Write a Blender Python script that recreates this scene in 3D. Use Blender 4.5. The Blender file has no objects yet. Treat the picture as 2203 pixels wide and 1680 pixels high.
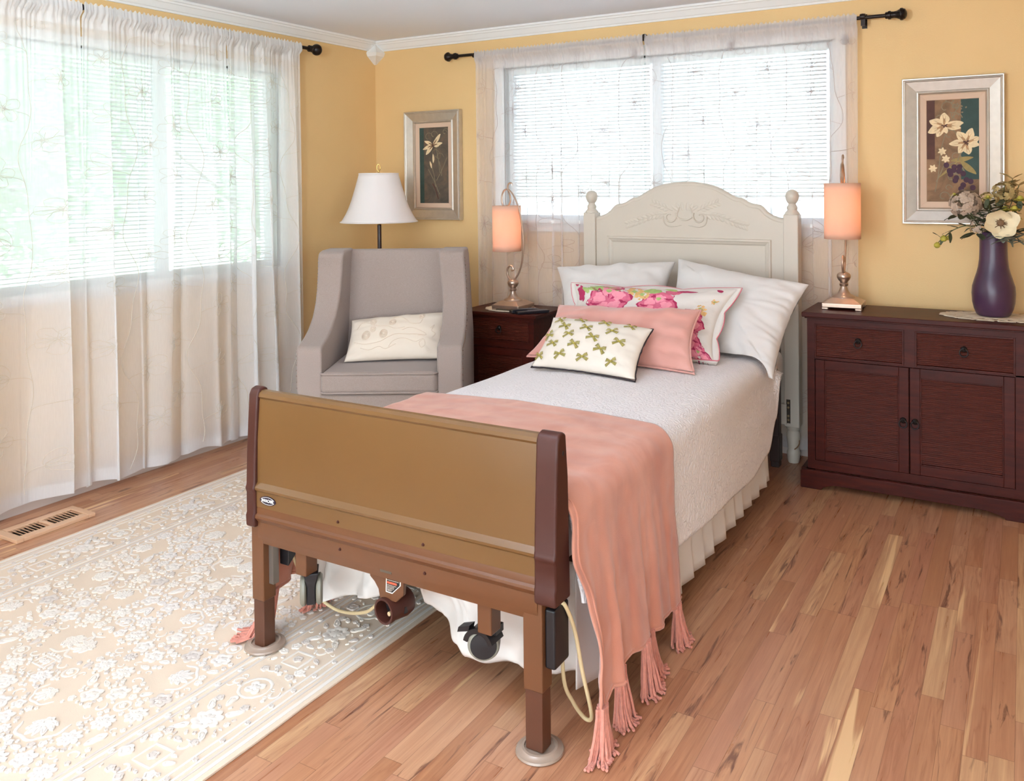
import bpy, bmesh, math, random
from mathutils import Vector, Matrix, noise
from math import sin, cos, pi, radians, sqrt, atan2, floor as ffloor
V = Vector
SC = bpy.context.scene
COL = SC.collection
rnd = random.Random(7)

# ------------------------------------------------------------------ materials
def lin(c):
    c = c / 255.0
    return c / 12.92 if c <= 0.04045 else ((c + 0.055) / 1.055) ** 2.4
def rgb(r, g, b):
    return (lin(r), lin(g), lin(b), 1.0)

class NT:
    """short-hand around a material node tree"""
    def __init__(s, name):
        s.m = bpy.data.materials.new(name); s.m.use_nodes = True
        s.t = s.m.node_tree; s.t.nodes.clear()
        s.out = s.t.nodes.new('ShaderNodeOutputMaterial')
    def n(s, typ, **kw):
        nd = s.t.nodes.new('ShaderNode' + typ)
        for k, v in kw.items():
            if k in nd.inputs.keys(): s.put(nd, k, v)
            else: setattr(nd, k, v)
        return nd
    def put(s, nd, key, v):
        if isinstance(v, bpy.types.NodeSocket): s.t.links.new(v, nd.inputs[key])
        else: nd.inputs[key].default_value = v
    def math(s, op, a, b=None, c=None):
        nd = s.t.nodes.new('ShaderNodeMath'); nd.operation = op
        for i, v in enumerate((a, b, c)):
            if v is not None: s.put(nd, i, v)
        return nd.outputs[0]
    def mix(s, f, a, b, mode='MIX'):
        nd = s.t.nodes.new('ShaderNodeMix'); nd.data_type = 'RGBA'; nd.blend_type = mode
        s.put(nd, 0, f); s.put(nd, 6, a); s.put(nd, 7, b)
        return nd.outputs[2]
    def coord(s, scale=(1, 1, 1), loc=(0, 0, 0), rot=(0, 0, 0)):
        tc = s.t.nodes.new('ShaderNodeTexCoord')
        mp = s.t.nodes.new('ShaderNodeMapping')
        s.t.links.new(tc.outputs['Object'], mp.inputs['Vector'])
        mp.inputs['Scale'].default_value = scale; mp.inputs['Location'].default_value = loc
        mp.inputs['Rotation'].default_value = rot
        return mp.outputs['Vector']
    def noise(s, vec, scale, detail=2.0, rough=0.5, dist=0.0):
        nd = s.t.nodes.new('ShaderNodeTexNoise')
        s.put(nd, 'Vector', vec); nd.inputs['Scale'].default_value = scale
        nd.inputs['Detail'].default_value = detail; nd.inputs['Roughness'].default_value = rough
        nd.inputs['Distortion'].default_value = dist
        return nd.outputs['Fac']
    def ramp(s, f, stops, interp='LINEAR'):
        nd = s.t.nodes.new('ShaderNodeValToRGB'); nd.color_ramp.interpolation = interp
        s.put(nd, 'Fac', f)
        e = nd.color_ramp.elements
        while len(e) < len(stops): e.new(0.5)
        for i, (p, c) in enumerate(stops):
            e[i].position = p; e[i].color = c
        return nd.outputs['Color']
    def bump(s, h, strength=0.3, dist=0.002):
        nd = s.t.nodes.new('ShaderNodeBump')
        s.put(nd, 'Height', h); nd.inputs['Strength'].default_value = strength; nd.inputs['Distance'].default_value = dist
        return nd.outputs['Normal']
    def finish(s, sh):
        s.t.links.new(sh, s.out.inputs['Surface']); return s.m
    def pbr(s, color, rough=0.5, metal=0.0, normal=None, spec=0.5, sheen=0.0, coat=0.0):
        p = s.t.nodes.new('ShaderNodeBsdfPrincipled')
        s.put(p, 'Base Color', color); s.put(p, 'Roughness', rough); p.inputs['Metallic'].default_value = metal
        p.inputs['Specular IOR Level'].default_value = spec
        if sheen: p.inputs['Sheen Weight'].default_value = sheen
        if coat: p.inputs['Coat Weight'].default_value = coat; p.inputs['Coat Roughness'].default_value = 0.15
        if normal is not None: s.t.links.new(normal, p.inputs['Normal'])
        return p.outputs[0]

MATS = {}
def mat(name, color, rough=0.5, metal=0.0, var=0.0, vscale=8.0, bump=0.0, bscale=200.0, bdist=0.001, spec=0.5, sheen=0.0, coat=0.0, stretch=(1, 1, 1)):
    """principled material with an optional value variation and an optional fine bump"""
    if name in MATS: return MATS[name]
    k = NT(name)
    vec = k.coord(stretch)
    c = rgb(*color)
    if var:
        n = k.noise(vec, vscale, 4)
        d = tuple(x * (1 - var) for x in c[:3]) + (1,); l = tuple(min(1, x * (1 + var)) for x in c[:3]) + (1,)
        c = k.ramp(n, [(0.3, d), (0.7, l)])
    nm = None
    if bump:
        nm = k.bump(k.noise(vec, bscale, 3), bump, bdist)
    MATS[name] = k.finish(k.pbr(c, rough, metal, nm, spec, sheen, coat))
    return MATS[name]

# ------------------------------------------------------------------ mesh building
class MB:
    def __init__(s): s.v = []; s.f = []; s.mi = []; s.cur = 0
    def add(s, vs, fs, M=None):
        o = len(s.v)
        s.v += [M @ V(p) for p in vs] if M is not None else [V(p) for p in vs]
        for f in fs: s.f.append([o + i for i in f]); s.mi.append(s.cur)
        return s
    def box(s, x0, x1, y0, y1, z0, z1, M=None):
        vs = [(x, y, z) for z in (z0, z1) for y in (y0, y1) for x in (x0, x1)]
        return s.add(vs, [(0, 2, 3, 1), (4, 5, 7, 6), (0, 1, 5, 4), (2, 6, 7, 3), (0, 4, 6, 2), (1, 3, 7, 5)], M)
    def prism(s, poly, axis, a0, a1, M=None):
        """2-D polygon extruded along an axis; poly is (y,z) for x, (x,z) for y, (x,y) for z"""
        mk = {'x': lambda p, a: (a, p[0], p[1]), 'y': lambda p, a: (p[0], a, p[1]), 'z': lambda p, a: (p[0], p[1], a)}[axis]
        n = len(poly)
        vs = [mk(p, a0) for p in poly] + [mk(p, a1) for p in poly]
        fs = [list(range(n))[::-1], list(range(n, 2 * n))] + [(i, (i + 1) % n, n + (i + 1) % n, n + i) for i in range(n)]
        return s.add(vs, fs, M)
    def poly(s, pts): return s.add(pts, [list(range(len(pts)))])
    def lathe(s, prof, c=(0, 0, 0), n=24, M=None, cap=True):
        vs = []; fs = []
        for r, z in prof:
            for i in range(n):
                a = 2 * pi * i / n; vs.append((c[0] + r * cos(a), c[1] + r * sin(a), c[2] + z))
        for j in range(len(prof) - 1):
            for i in range(n):
                fs.append((j * n + i, j * n + (i + 1) % n, (j + 1) * n + (i + 1) % n, (j + 1) * n + i))
        if cap and prof[0][0] > 1e-5: fs.append(list(range(n))[::-1])
        if cap and prof[-1][0] > 1e-5: fs.append([(len(prof) - 1) * n + i for i in range(n)])
        return s.add(vs, fs, M)
    def tube(s, pts, r, n=8, closed=False, cap=True, M=None):
        pts = [V(p) for p in pts]; m = len(pts)
        if m < 2: return s
        rr = r if isinstance(r, (list, tuple)) else [r] * m
        vs = []; fs = []
        T = []
        for i in range(m):
            a = pts[(i - 1) % m] if closed or i else pts[0]
            b = pts[(i + 1) % m] if closed or i < m - 1 else pts[-1]
            t = (b - a)
            T.append(t.normalized() if t.length > 1e-9 else V((0, 0, 1)))
        u = T[0].orthogonal().normalized()
        for i in range(m):
            u = (u - T[i] * u.dot(T[i]))
            u = u.normalized() if u.length > 1e-6 else T[i].orthogonal().normalized()
            w = T[i].cross(u)
            for k in range(n):
                a = 2 * pi * k / n; vs.append(pts[i] + (u * cos(a) + w * sin(a)) * rr[i])
        for i in range(m if closed else m - 1):
            j = (i + 1) % m
            for k in range(n): fs.append((i * n + k, i * n + (k + 1) % n, j * n + (k + 1) % n, j * n + k))
        if cap and not closed:
            fs.append(list(range(n))[::-1]); fs.append([(m - 1) * n + k for k in range(n)])
        return s.add(vs, fs, M)
    def grid(s, fn, nu, nv, M=None):
        vs = [fn(i / nu, j / nv) for j in range(nv + 1) for i in range(nu + 1)]
        fs = [(j * (nu + 1) + i, j * (nu + 1) + i + 1, (j + 1) * (nu + 1) + i + 1, (j + 1) * (nu + 1) + i) for j in range(nv) for i in range(nu)]
        return s.add(vs, fs, M)
    def sph(s, c, r, sc=(1, 1, 1), nu=14, nv=9, M=None):
        prof = []
        vs = [(c[0], c[1], c[2] - r * sc[2])]
        for j in range(1, nv):
            a = -pi / 2 + pi * j / nv
            for i in range(nu):
                b = 2 * pi * i / nu
                vs.append((c[0] + r * sc[0] * cos(a) * cos(b), c[1] + r * sc[1] * cos(a) * sin(b), c[2] + r * sc[2] * sin(a)))
        vs.append((c[0], c[1], c[2] + r * sc[2]))
        fs = [(0, 1 + (i + 1) % nu, 1 + i) for i in range(nu)]
        for j in range(nv - 2):
            for i in range(nu):
                a = 1 + j * nu + i; b = 1 + j * nu + (i + 1) % nu
                fs.append((a, b, b + nu, a + nu))
        e = len(vs) - 1; o = 1 + (nv - 2) * nu
        fs += [(o + i, o + (i + 1) % nu, e) for i in range(nu)]
        return s.add(vs, fs, M)

ROOTM = {}
def root_matrix(o):
    while o.parent: o = o.parent
    return ROOTM.get(o.name, Matrix.Identity(4))

def obj(name, mb, m, parent=None, local=False, smooth=35, bevel=0.0, bseg=2, solid=0.0, subsurf=0, recalc=True, base=None):
    """links the collected shapes as one mesh object; world coordinates unless local"""
    me = bpy.data.meshes.new(name)
    vs = mb.v
    if parent is not None and not local:
        Mi = root_matrix(parent).inverted(); vs = [Mi @ p for p in vs]
    if base is not None:
        b = V(base); vs = [p - b for p in vs]
    me.from_pydata([tuple(p) for p in vs], [], mb.f)
    ms = m if isinstance(m, (list, tuple)) else [m]
    for x in ms: me.materials.append(x)
    if len(ms) > 1: me.polygons.foreach_set('material_index', mb.mi)
    if recalc:
        bm = bmesh.new(); bm.from_mesh(me); bmesh.ops.recalc_face_normals(bm, faces=bm.faces); bm.to_mesh(me); bm.free()
    me.update()
    if smooth:
        me.polygons.foreach_set('use_smooth', [True] * len(me.polygons))
        me.set_sharp_from_angle(angle=radians(smooth))
    o = bpy.data.objects.new(name, me); COL.objects.link(o)
    if base is not None:
        o.location = base; ROOTM[o.name] = Matrix.Translation(V(base))
    if parent is not None: o.parent = parent
    if solid:
        md = o.modifiers.new('Solid', 'SOLIDIFY'); md.thickness = solid; md.offset = 0
    if bevel:
        md = o.modifiers.new('Bevel', 'BEVEL'); md.width = bevel; md.segments = bseg; md.limit_method = 'ANGLE'; md.angle_limit = radians(40)
        md.harden_normals = True
    if subsurf:
        md = o.modifiers.new('Sub', 'SUBSURF'); md.levels = subsurf; md.render_levels = subsurf
    return o

def thing(name, label, cat, loc=(0, 0, 0), rz=0.0, group=None):
    o = bpy.data.objects.new(name, None); COL.objects.link(o)
    o.location = loc; o.rotation_euler = (0, 0, rz); o.empty_display_size = 0.1
    ROOTM[o.name] = Matrix.Translation(V(loc)) @ Matrix.Rotation(rz, 4, 'Z')
    return tag(o, label, cat, group)
def tag(o, label, cat, group=None):
    o['label'] = label; o['category'] = cat
    if group: o['group'] = group
    return o
def struct(name, mb, m, label=None, parent=None, **kw):
    o = obj(name, mb, m, parent, **kw)
    if parent is None: o['kind'] = 'structure'
    if label: o['label'] = label
    return o
def copy_tree(o, parent=None):
    c = o.copy(); COL.objects.link(c)
    if parent: c.parent = parent
    for ch in list(o.children): copy_tree(ch, c)
    return c
def catmull(pts, per=8, closed=False):
    pts = [V(p) for p in pts]; n = len(pts); out = []
    rng = n if closed else n - 1
    for i in range(rng):
        p0 = pts[(i - 1) % n] if closed or i > 0 else pts[0] * 2 - pts[1]
        p1 = pts[i]; p2 = pts[(i + 1) % n]
        p3 = pts[(i + 2) % n] if closed or i + 2 < n else pts[-1] * 2 - pts[-2]
        for k in range(per):
            t = k / per
            out.append(0.5 * ((2 * p1) + (p2 - p0) * t + (2 * p0 - 5 * p1 + 4 * p2 - p3) * t * t + (3 * p1 - p0 - 3 * p2 + p3) * t ** 3))
    if not closed: out.append(pts[-1])
    return out
def lerp(a, b, t): return a + (b - a) * t
def interp(x, xs, ys):
    if x <= xs[0]: return ys[0]
    for i in range(len(xs) - 1):
        if x <= xs[i + 1]:
            t = (x - xs[i]) / (xs[i + 1] - xs[i]); t = t * t * (3 - 2 * t)
            return lerp(ys[i], ys[i + 1], t)
    return ys[-1]
def nz(x, y=0.0, z=0.0): return noise.noise(V((x, y, z)))

# ------------------------------------------------------------------ shared materials
def wall_material():
    k = NT('wall_paint')
    v = k.coord()
    c = k.ramp(k.noise(v, 1.6, 3), [(0.3, rgb(227, 190, 134)), (0.7, rgb(231, 194, 139))])
    nm = k.bump(k.noise(v, 160, 3), 0.25, 0.002)
    return k.finish(k.pbr(c, 0.55, 0, nm, 0.3))
M_WALL = wall_material()
M_CEIL = mat('ceiling_paint', (238, 241, 250), 0.8, bump=0.15, bscale=120)
M_TRIM = mat('white_trim_paint', (238, 236, 234), 0.45)
M_BASEB = mat('grey_baseboard_paint', (205, 192, 184), 0.5)
M_VINYL = mat('window_vinyl', (240, 242, 246), 0.4)
M_BLIND = mat('blind_white', (236, 240, 240), 0.5)
M_BRONZE = mat('dark_bronze', (38, 28, 24), 0.35, 0.6, bump=0.1, bscale=300)
M_WHITECLOTH = mat('white_cotton', (221, 214, 209), 0.85, sheen=0.2, bump=0.25, bscale=26, bdist=0.004)
M_BEDTAN = mat('bed_end_gold_laminate', (103, 70, 35), 0.34, var=0.05, vscale=3, bump=0.05, bscale=500)
M_BEDBROWN = mat('bed_brown_enamel', (97, 58, 32), 0.4, var=0.05, vscale=6)
M_BEDCAP = mat('bed_cap_plastic', (66, 32, 24), 0.45, spec=0.3)
M_BEDDARK = mat('bed_dark_steel', (52, 32, 28), 0.45)
M_BEDTUBE = mat('bed_inner_tube', (82, 46, 29), 0.42)
M_BLACKP = mat('black_plastic', (24, 20, 22), 0.4)
M_GREYP = mat('grey_rubber', (128, 122, 108), 0.5)
M_CREAMP = mat('cream_cable', (206, 182, 140), 0.5)
M_PINK = None

def velvet(name, base, light, dark, sc=9.0):
    k = NT(name)
    v = k.coord((1, 1, 0.45))
    n = k.noise(v, sc, 3, 0.55, 0.6)
    c = k.ramp(n, [(0.25, rgb(*dark)), (0.5, rgb(*base)), (0.75, rgb(*light))])
    nm = k.bump(k.noise(k.coord(), 420, 2), 0.3, 0.001)
    return k.finish(k.pbr(c, 0.8, 0, nm, 0.2, 0.4))
M_PINK = velvet('pink_plush', (197, 131, 108), (209, 146, 124), (182, 111, 90), 7)
M_PINKP = velvet('pink_velvet', (213, 154, 141), (223, 166, 154), (201, 137, 124), 4)
M_TASSEL = mat('pink_chenille', (203, 129, 110), 0.9, var=0.12, vscale=90, bump=0.6, bscale=500, bdist=0.002, sheen=0.3)

def quilt_material():
    k = NT('quilted_coverlet')
    v = k.coord()
    nd = k.n('TexNoise', Scale=16.0, Detail=1.0, Vector=v)
    w = k.t.nodes.new('ShaderNodeVectorMath'); w.operation = 'MULTIPLY_ADD'
    k.t.links.new(nd.outputs['Color'], w.inputs[0]); w.inputs[1].default_value = (0.05, 0.05, 0.05); k.t.links.new(v, w.inputs[2])
    vo = k.n('TexVoronoi', feature='DISTANCE_TO_EDGE'); k.put(vo, 'Vector', w.outputs[0]); vo.inputs['Scale'].default_value = 62.0
    h = k.math('POWER', k.math('MINIMUM', k.math('MULTIPLY', vo.outputs['Distance'], 3.2), 1.0), 0.6)
    nm = k.bump(h, 0.8, 0.0030)
    return k.finish(k.pbr(rgb(238, 230, 229), 0.85, 0, nm, 0.2, 0.15))
M_QUILT = quilt_material()

def wood_dark():
    k = NT('mahogany_stain')
    v = k.coord((1, 1, 1))
    n1 = k.noise(k.coord((1.2, 9, 9)), 6, 5, 0.6, 0.4)
    n2 = k.noise(v, 3.5, 2)
    c = k.ramp(n1, [(0.25, rgb(49, 14, 9)), (0.55, rgb(72, 23, 14)), (0.8, rgb(91, 34, 20))])
    c = k.mix(k.math('MULTIPLY', n2, 0.45), c, rgb(48, 14, 10))
    return k.finish(k.pbr(c, 0.42, 0, k.bump(n1, 0.08, 0.001), 0.18))
M_WOOD = wood_dark()

def reed_wood():
    k = NT('reeded_mahogany')
    n1 = k.noise(k.coord((3, 9, 60)), 6, 4, 0.6)
    c = k.ramp(n1, [(0.25, rgb(57, 19, 12)), (0.6, rgb(86, 34, 22)), (0.85, rgb(103, 45, 30))])
    return k.finish(k.pbr(c, 0.46, 0, None, 0.2))
M_REED = reed_wood()

def fabric_weave(name, col, col2, sc=420, rough=0.9):
    k = NT(name)
    v = k.coord()
    n = k.noise(v, sc, 2, 0.7)
    c = k.ramp(n, [(0.3, rgb(*col2)), (0.7, rgb(*col))])
    return k.finish(k.pbr(c, rough, 0, k.bump(n, 0.35, 0.001), 0.2, 0.2))
M_CHAIR = fabric_weave('grey_linen_upholstery', (168, 151, 142), (150, 132, 124), 380)
M_HEADB = mat('cream_lacquer', (205, 193, 178), 0.42, var=0.02, vscale=3)
M_PEWTER = mat('brushed_pewter', (190, 164, 146), 0.3, 0.85, var=0.12, vscale=14)
M_SILVER = mat('silver_leaf_frame', (206, 198, 188), 0.32, 0.75, var=0.05, vscale=30)
M_LINER = mat('linen_liner', (214, 184, 160), 0.9, bump=0.2, bscale=500)
M_LACE = mat('cream_crochet_lace', (218, 200, 176), 0.9, bump=0.8, bscale=260, bdist=0.003)
M_SHADEOFF = mat('ivory_lampshade', (232, 222, 218), 0.85, bump=0.1, bscale=500)
M_BRASS = mat('polished_brass', (196, 160, 96), 0.25, 1.0)
M_THREAD2 = mat('back_curtain_embroidery_thread', (176, 160, 154), 0.8)
M_THREAD = mat('curtain_embroidery_thread', (214, 207, 196), 0.8)
M_GROOVE = mat('groove_black', (22, 12, 14), 0.6)

def sheer(name, col, op=0.5, tl=0.5):
    k = NT(name)
    tr = k.n('BsdfTransparent')
    df = k.n('BsdfDiffuse'); df.inputs['Color'].default_value = rgb(*col)
    tn = k.n('BsdfTranslucent'); tn.inputs['Color'].default_value = rgb(*col)
    m1 = k.n('MixShader'); m1.inputs[0].default_value = tl
    k.t.links.new(df.outputs[0], m1.inputs[1]); k.t.links.new(tn.outputs[0], m1.inputs[2])
    v = k.coord((1, 1, 0.1))
    f = k.math('ADD', op - 0.04, k.math('MULTIPLY', k.noise(v, 220, 2), 0.08))
    m2 = k.n('MixShader'); k.put(m2, 0, f)
    k.t.links.new(tr.outputs[0], m2.inputs[1]); k.t.links.new(m1.outputs[0], m2.inputs[2])
    return k.finish(m2.outputs[0])
M_SHEER = sheer('white_sheer_voile', (253, 252, 252), 0.76, 0.45)
M_SHEER2 = sheer('ivory_sheer_voile', (246, 240, 239), 0.54, 0.45)

def glass_material():
    k = NT('window_glass')
    tr = k.n('BsdfTransparent'); tr.inputs['Color'].default_value = (0.96, 0.98, 0.97, 1)
    gl = k.n('BsdfGlossy'); gl.inputs['Roughness'].default_value = 0.02
    fr = k.n('Fresnel'); fr.inputs['IOR'].default_value = 1.45
    m = k.n('MixShader'); k.put(m, 0, fr.outputs[0])
    k.t.links.new(tr.outputs[0], m.inputs[1]); k.t.links.new(gl.outputs[0], m.inputs[2])
    return k.finish(m.outputs[0])
M_GLASS = glass_material()

def shade_lit():
    k = NT('peach_linen_lampshade')
    c = rgb(246, 214, 192)
    df = k.n('BsdfDiffuse'); df.inputs['Color'].default_value = c
    tn = k.n('BsdfTranslucent'); tn.inputs['Color'].default_value = rgb(244, 212, 190)
    m = k.n('MixShader'); m.inputs[0].default_value = 0.5
    k.t.links.new(df.outputs[0], m.inputs[1]); k.t.links.new(tn.outputs[0], m.inputs[2])
    return k.finish(m.outputs[0])
M_SHADE = shade_lit()

def floor_material():
    k = NT('red_oak_strip_floor')
    tc = k.t.nodes.new('ShaderNodeTexCoord')
    sp = k.n('SeparateXYZ'); k.t.links.new(tc.outputs['Object'], sp.inputs[0])
    x, y = sp.outputs[0], sp.outputs[1]
    u = k.math('DIVIDE', x, 0.0575)
    row = k.math('FLOOR', u); fu = k.math('FRACT', u)
    w1 = k.n('TexWhiteNoise', noise_dimensions='1D'); k.put(w1, 'W', row)
    s1 = k.n('SeparateColor'); k.t.links.new(w1.outputs['Color'], s1.inputs[0])
    ln = k.math('MULTIPLY_ADD', s1.outputs[0], 0.5, 0.5)
    vv = k.math('DIVIDE', k.math('MULTIPLY_ADD', s1.outputs[1], 7.0, y), ln)
    col = k.math('FLOOR', vv); fv = k.math('FRACT', vv)
    pid = k.math('MULTIPLY_ADD', row, 13.37, k.math('MULTIPLY', col, 3.71))
    w2 = k.n('TexWhiteNoise', noise_dimensions='1D'); k.put(w2, 'W', pid)
    s2 = k.n('SeparateColor'); k.t.links.new(w2.outputs['Color'], s2.inputs[0])
    # long grain inside each strip
    def vec(sx, sy, add):
        cb = k.n('CombineXYZ')
        k.put(cb, 'X', k.math('MULTIPLY', x, sx)); k.put(cb, 'Y', k.math('MULTIPLY_ADD', s2.outputs[2], add, k.math('MULTIPLY', y, sy)))
        k.put(cb, 'Z', k.math('MULTIPLY', w2.outputs['Value'], 37.0))
        return cb.outputs[0]
    g1 = k.noise(vec(55, 2.4, 9), 1.0, 5, 0.62, 0.5)
    g2 = k.noise(vec(24, 1.5, 5), 1.0, 3, 0.5, 1.8)
    tone = k.ramp(s2.outputs[0], [(0.0, rgb(191, 138, 97)), (0.25, rgb(215, 161, 122)), (0.5, rgb(230, 181, 141)), (0.7, rgb(204, 148, 117)), (0.85, rgb(223, 169, 125)), (1.0, rgb(245, 204, 155))])
    c = k.mix(k.math('MULTIPLY', k.math('SUBTRACT', 1.0, g1), 0.95), tone, rgb(143, 85, 59))
    ring = k.math('PINGPONG', k.math('MULTIPLY', g2, 7.0), 1.0)
    ringm = k.math('MULTIPLY', k.math('POWER', ring, 3.0), k.math('MULTIPLY', k.math('GREATER_THAN', s2.outputs[1], 0.45), 0.5))
    c = k.mix(ringm, c, rgb(146, 88, 60))
    g3 = k.noise(vec(300, 7.0, 3), 1.0, 2, 0.6, 0.2)
    c = k.mix(k.math('MULTIPLY', k.math('SUBTRACT', 1.0, g3), 0.42), c, rgb(140, 88, 62))
    # dark mineral streaks and knots, only in some strips
    st = k.noise(vec(38, 3.2, 17), 1.0, 5, 0.6, 0.9)
    sm = k.math('MULTIPLY', k.math('MULTIPLY', k.math('SUBTRACT', st, 0.575), 9.0), k.math('GREATER_THAN', s2.outputs[2], 0.45))
    c = k.mix(k.math('MINIMUM', k.math('MAXIMUM', sm, 0.0), 0.8), c, rgb(92, 52, 40))
    # pale sapwood
    sw = k.noise(vec(20, 1.1, 23), 1.0, 3, 0.5, 0.6)
    swm = k.math('MULTIPLY', k.math('MULTIPLY', k.math('SUBTRACT', sw, 0.60), 10.0), k.math('LESS_THAN', s2.outputs[2], 0.3))
    c = k.mix(k.math('MINIMUM', k.math('MAXIMUM', swm, 0.0), 0.75), c, rgb(236, 196, 146))
    e1 = k.math('MULTIPLY', k.math('LESS_THAN', k.math('MINIMUM', fu, k.math('SUBTRACT', 1.0, fu)), 0.012), 0.5)
    ends = k.math('MULTIPLY', k.math('MINIMUM', fv, k.math('SUBTRACT', 1.0, fv)), ln)
    e2 = k.math('MULTIPLY', k.math('LESS_THAN', ends, 0.0009), 0.5)
    edge = k.math('MAXIMUM', e1, e2)
    c = k.mix(edge, c, rgb(96, 54, 36))
    rough = k.math('MULTIPLY_ADD', g1, 0.10, 0.24)
    h = k.math('SUBTRACT', k.math('MULTIPLY', g1, 0.25), edge)
    return k.finish(k.pbr(c, rough, 0, k.bump(h, 0.12, 0.001), 0.5))
M_FLOOR = floor_material()

# ------------------------------------------------------------------ the room
CEIL = 2.40
XR, YF = 5.5, -6.0          # right wall and the wall behind the photographer
mb = MB().box(-0.15, XR + 0.15, YF - 0.15, 0.15, -0.12, 0.0)
struct('floor', mb, M_FLOOR, 'red oak strip floor', smooth=0)
mb = MB().box(-0.15, XR + 0.15, YF - 0.15, 0.15, CEIL, CEIL + 0.1)
struct('ceiling', mb, M_CEIL, smooth=0)
def wall_with_holes(name, axis, p0, p1, a0, a1, holes):
    """boxes around rectangular openings (a_lo, a_hi, z_lo, z_hi), sorted along the wall"""
    mb = MB()
    def put(s0, s1, z0, z1):
        if s1 - s0 < 1e-4 or z1 - z0 < 1e-4: return
        if axis == 'y': mb.box(p0, p1, s0, s1, z0, z1)
        else: mb.box(s0, s1, p0, p1, z0, z1)
    cur = a0
    for h0, h1, z0, z1 in holes:
        put(cur, h0, 0, CEIL); put(h0, h1, 0, z0); put(h0, h1, z1, CEIL); cur = h1
    put(cur, a1, 0, CEIL)
    return struct(name, mb, M_WALL, smooth=0)
W1 = (-4.10, -0.86, 0.95, 2.10)       # left wall window (y, z)
W2 = (1.04, 3.03, 1.20, 2.15)         # back wall window (x, z)
W3 = (1.2, 4.9, 0.06, 2.10)           # glazed doors added behind the photographer to let fill daylight in
W4 = (-5.4, -3.2, 0.75, 2.10)         # window added in the right wall, out of view, for fill daylight
wall_with_holes('wall_left', 'y', -0.15, 0.0, YF, 0.15, [W1])
wall_with_holes('wall_back', 'x', 0.0, 0.15, 0.0, XR, [W2])
wall_with_holes('wall_right', 'y', XR, XR + 0.15, YF, 0.15, [W4])
wall_with_holes('wall_front', 'x', YF - 0.15, YF, 0.0, XR, [W3])

# crown moulding, the corner block and the baseboards
crown = [(0, 2.335), (0.010, 2.335), (0.014, 2.345), (0.020, 2.348), (0.040, 2.374), (0.046, 2.376), (0.050, 2.386), (0.058, 2.388), (0.058, 2.4), (0, 2.4)]
struct('trim_1', MB().prism(crown, 'y', YF, 0), M_TRIM, 'white crown moulding along the left wall', smooth=20)
struct('trim_2', MB().prism([(-p[0], p[1]) for p in crown], 'x', 0, XR), M_TRIM, 'white crown moulding along the back wall', smooth=20)
mb = MB(); lv = []
for z, w, q in ((2.40, 0.030, 0.03), (2.375, 0.050, 0.055), (2.322, 0.088, 0.085), (2.300, 0.078, 0.078), (2.250, 0.012, 0.012)):
    lv.append([(0, 0, z), (0, -w, z), (q * 0.5, -w * 0.94, z), (q, -q, z), (w * 0.94, -q * 0.5, z), (w, 0, z)])
vs = [p for l in lv for p in l]; fs = [(j * 6 + i, j * 6 + (i + 1) % 6, j * 6 + 6 + (i + 1) % 6, j * 6 + 6 + i) for j in range(4) for i in range(6)]
fs += [list(range(6)), list(range(24, 30))]
struct('trim_3', mb.add(vs, fs), M_TRIM, 'white faceted corner block under the ceiling', smooth=15)
mb = MB().box(0, 0.014, YF, -1.66, 0.0, 0.095).box(0, 0.0135, -1.658, 0, 0.0, 0.095)
struct('baseboard_left', mb, M_BASEB, 'grey baseboard under the long curtains', smooth=0)
struct('baseboard_back', MB().box(0.02, XR, -0.014, 0, 0.0, 0.095), M_BASEB, smooth=0)

def window(name, axis, face, out, a0, a1, z0, z1, mulls, rail=None, casing=0.05):
    """vinyl frame in the opening, casing and sill on the room side, one pane per light"""
    def B(m, s0, s1, d0, d1, zz0, zz1):
        # d measured outward from the room face
        if axis == 'y': m.box(min(face - d0, face - d1) if out < 0 else min(face + d0, face + d1), max(face - d0, face - d1) if out < 0 else max(face + d0, face + d1), s0, s1, zz0, zz1)
        else: m.box(s0, s1, min(face + out * d0, face + out * d1), max(face + out * d0, face + out * d1), zz0, zz1)
    f = MB(); w = 0.035
    B(f, a0, a0 + w, 0.06, 0.13, z0, z1); B(f, a1 - w, a1, 0.06, 0.13, z0, z1)
    B(f, a0 + w, a1 - w, 0.06, 0.13, z0, z0 + w); B(f, a0 + w, a1 - w, 0.06, 0.13, z1 - w, z1)
    for q in mulls: B(f, q - 0.028, q + 0.028, 0.055, 0.135, z0 + w, z1 - w)
    if rail: B(f, a0 + w, a1 - w, 0.07, 0.12, rail - 0.02, rail + 0.02)
    fo = struct(name, f, M_VINYL, smooth=0)
    c = MB(); k = casing
    B(c, a0 - k, a0, -0.016, 0.06, z0 - k, z1 + k); B(c, a1, a1 + k, -0.016, 0.06, z0 - k, z1 + k)
    B(c, a0, a1, -0.016, 0.06, z1, z1 + k); B(c, a0, a1, -0.016, 0.06, z0 - k, z0)
    obj('casing', c, M_TRIM, fo, smooth=0)
    s = MB(); B(s, a0 - k - 0.02, a1 + k + 0.02, -0.045, 0.0, z0 - 0.012, z0 + 0.012)
    obj('sill', s, M_TRIM, fo, smooth=0, bevel=0.004)
    eds = [a0 + w] + list(mulls) + [a1 - w]
    for i in range(len(eds) - 1):
        g = MB(); B(g, eds[i] + 0.002, eds[i + 1] - 0.002, 0.094, 0.098, z0 + w, z1 - w)
        obj('pane', g, M_GLASS, fo, smooth=0)
    return fo
window('window_1', 'y', 0.0, -1, *W1, mulls=[-1.60, -2.95], casing=0.04)
window('window_2', 'x', 0.0, 1, *W2, mulls=[2.04], casing=0.06)
window('fill_window_3', 'x', YF, -1, *W3, mulls=[2.43, 3.67])
window('fill_window_4', 'y', XR, 1, *W4, mulls=[-4.3])

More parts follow.
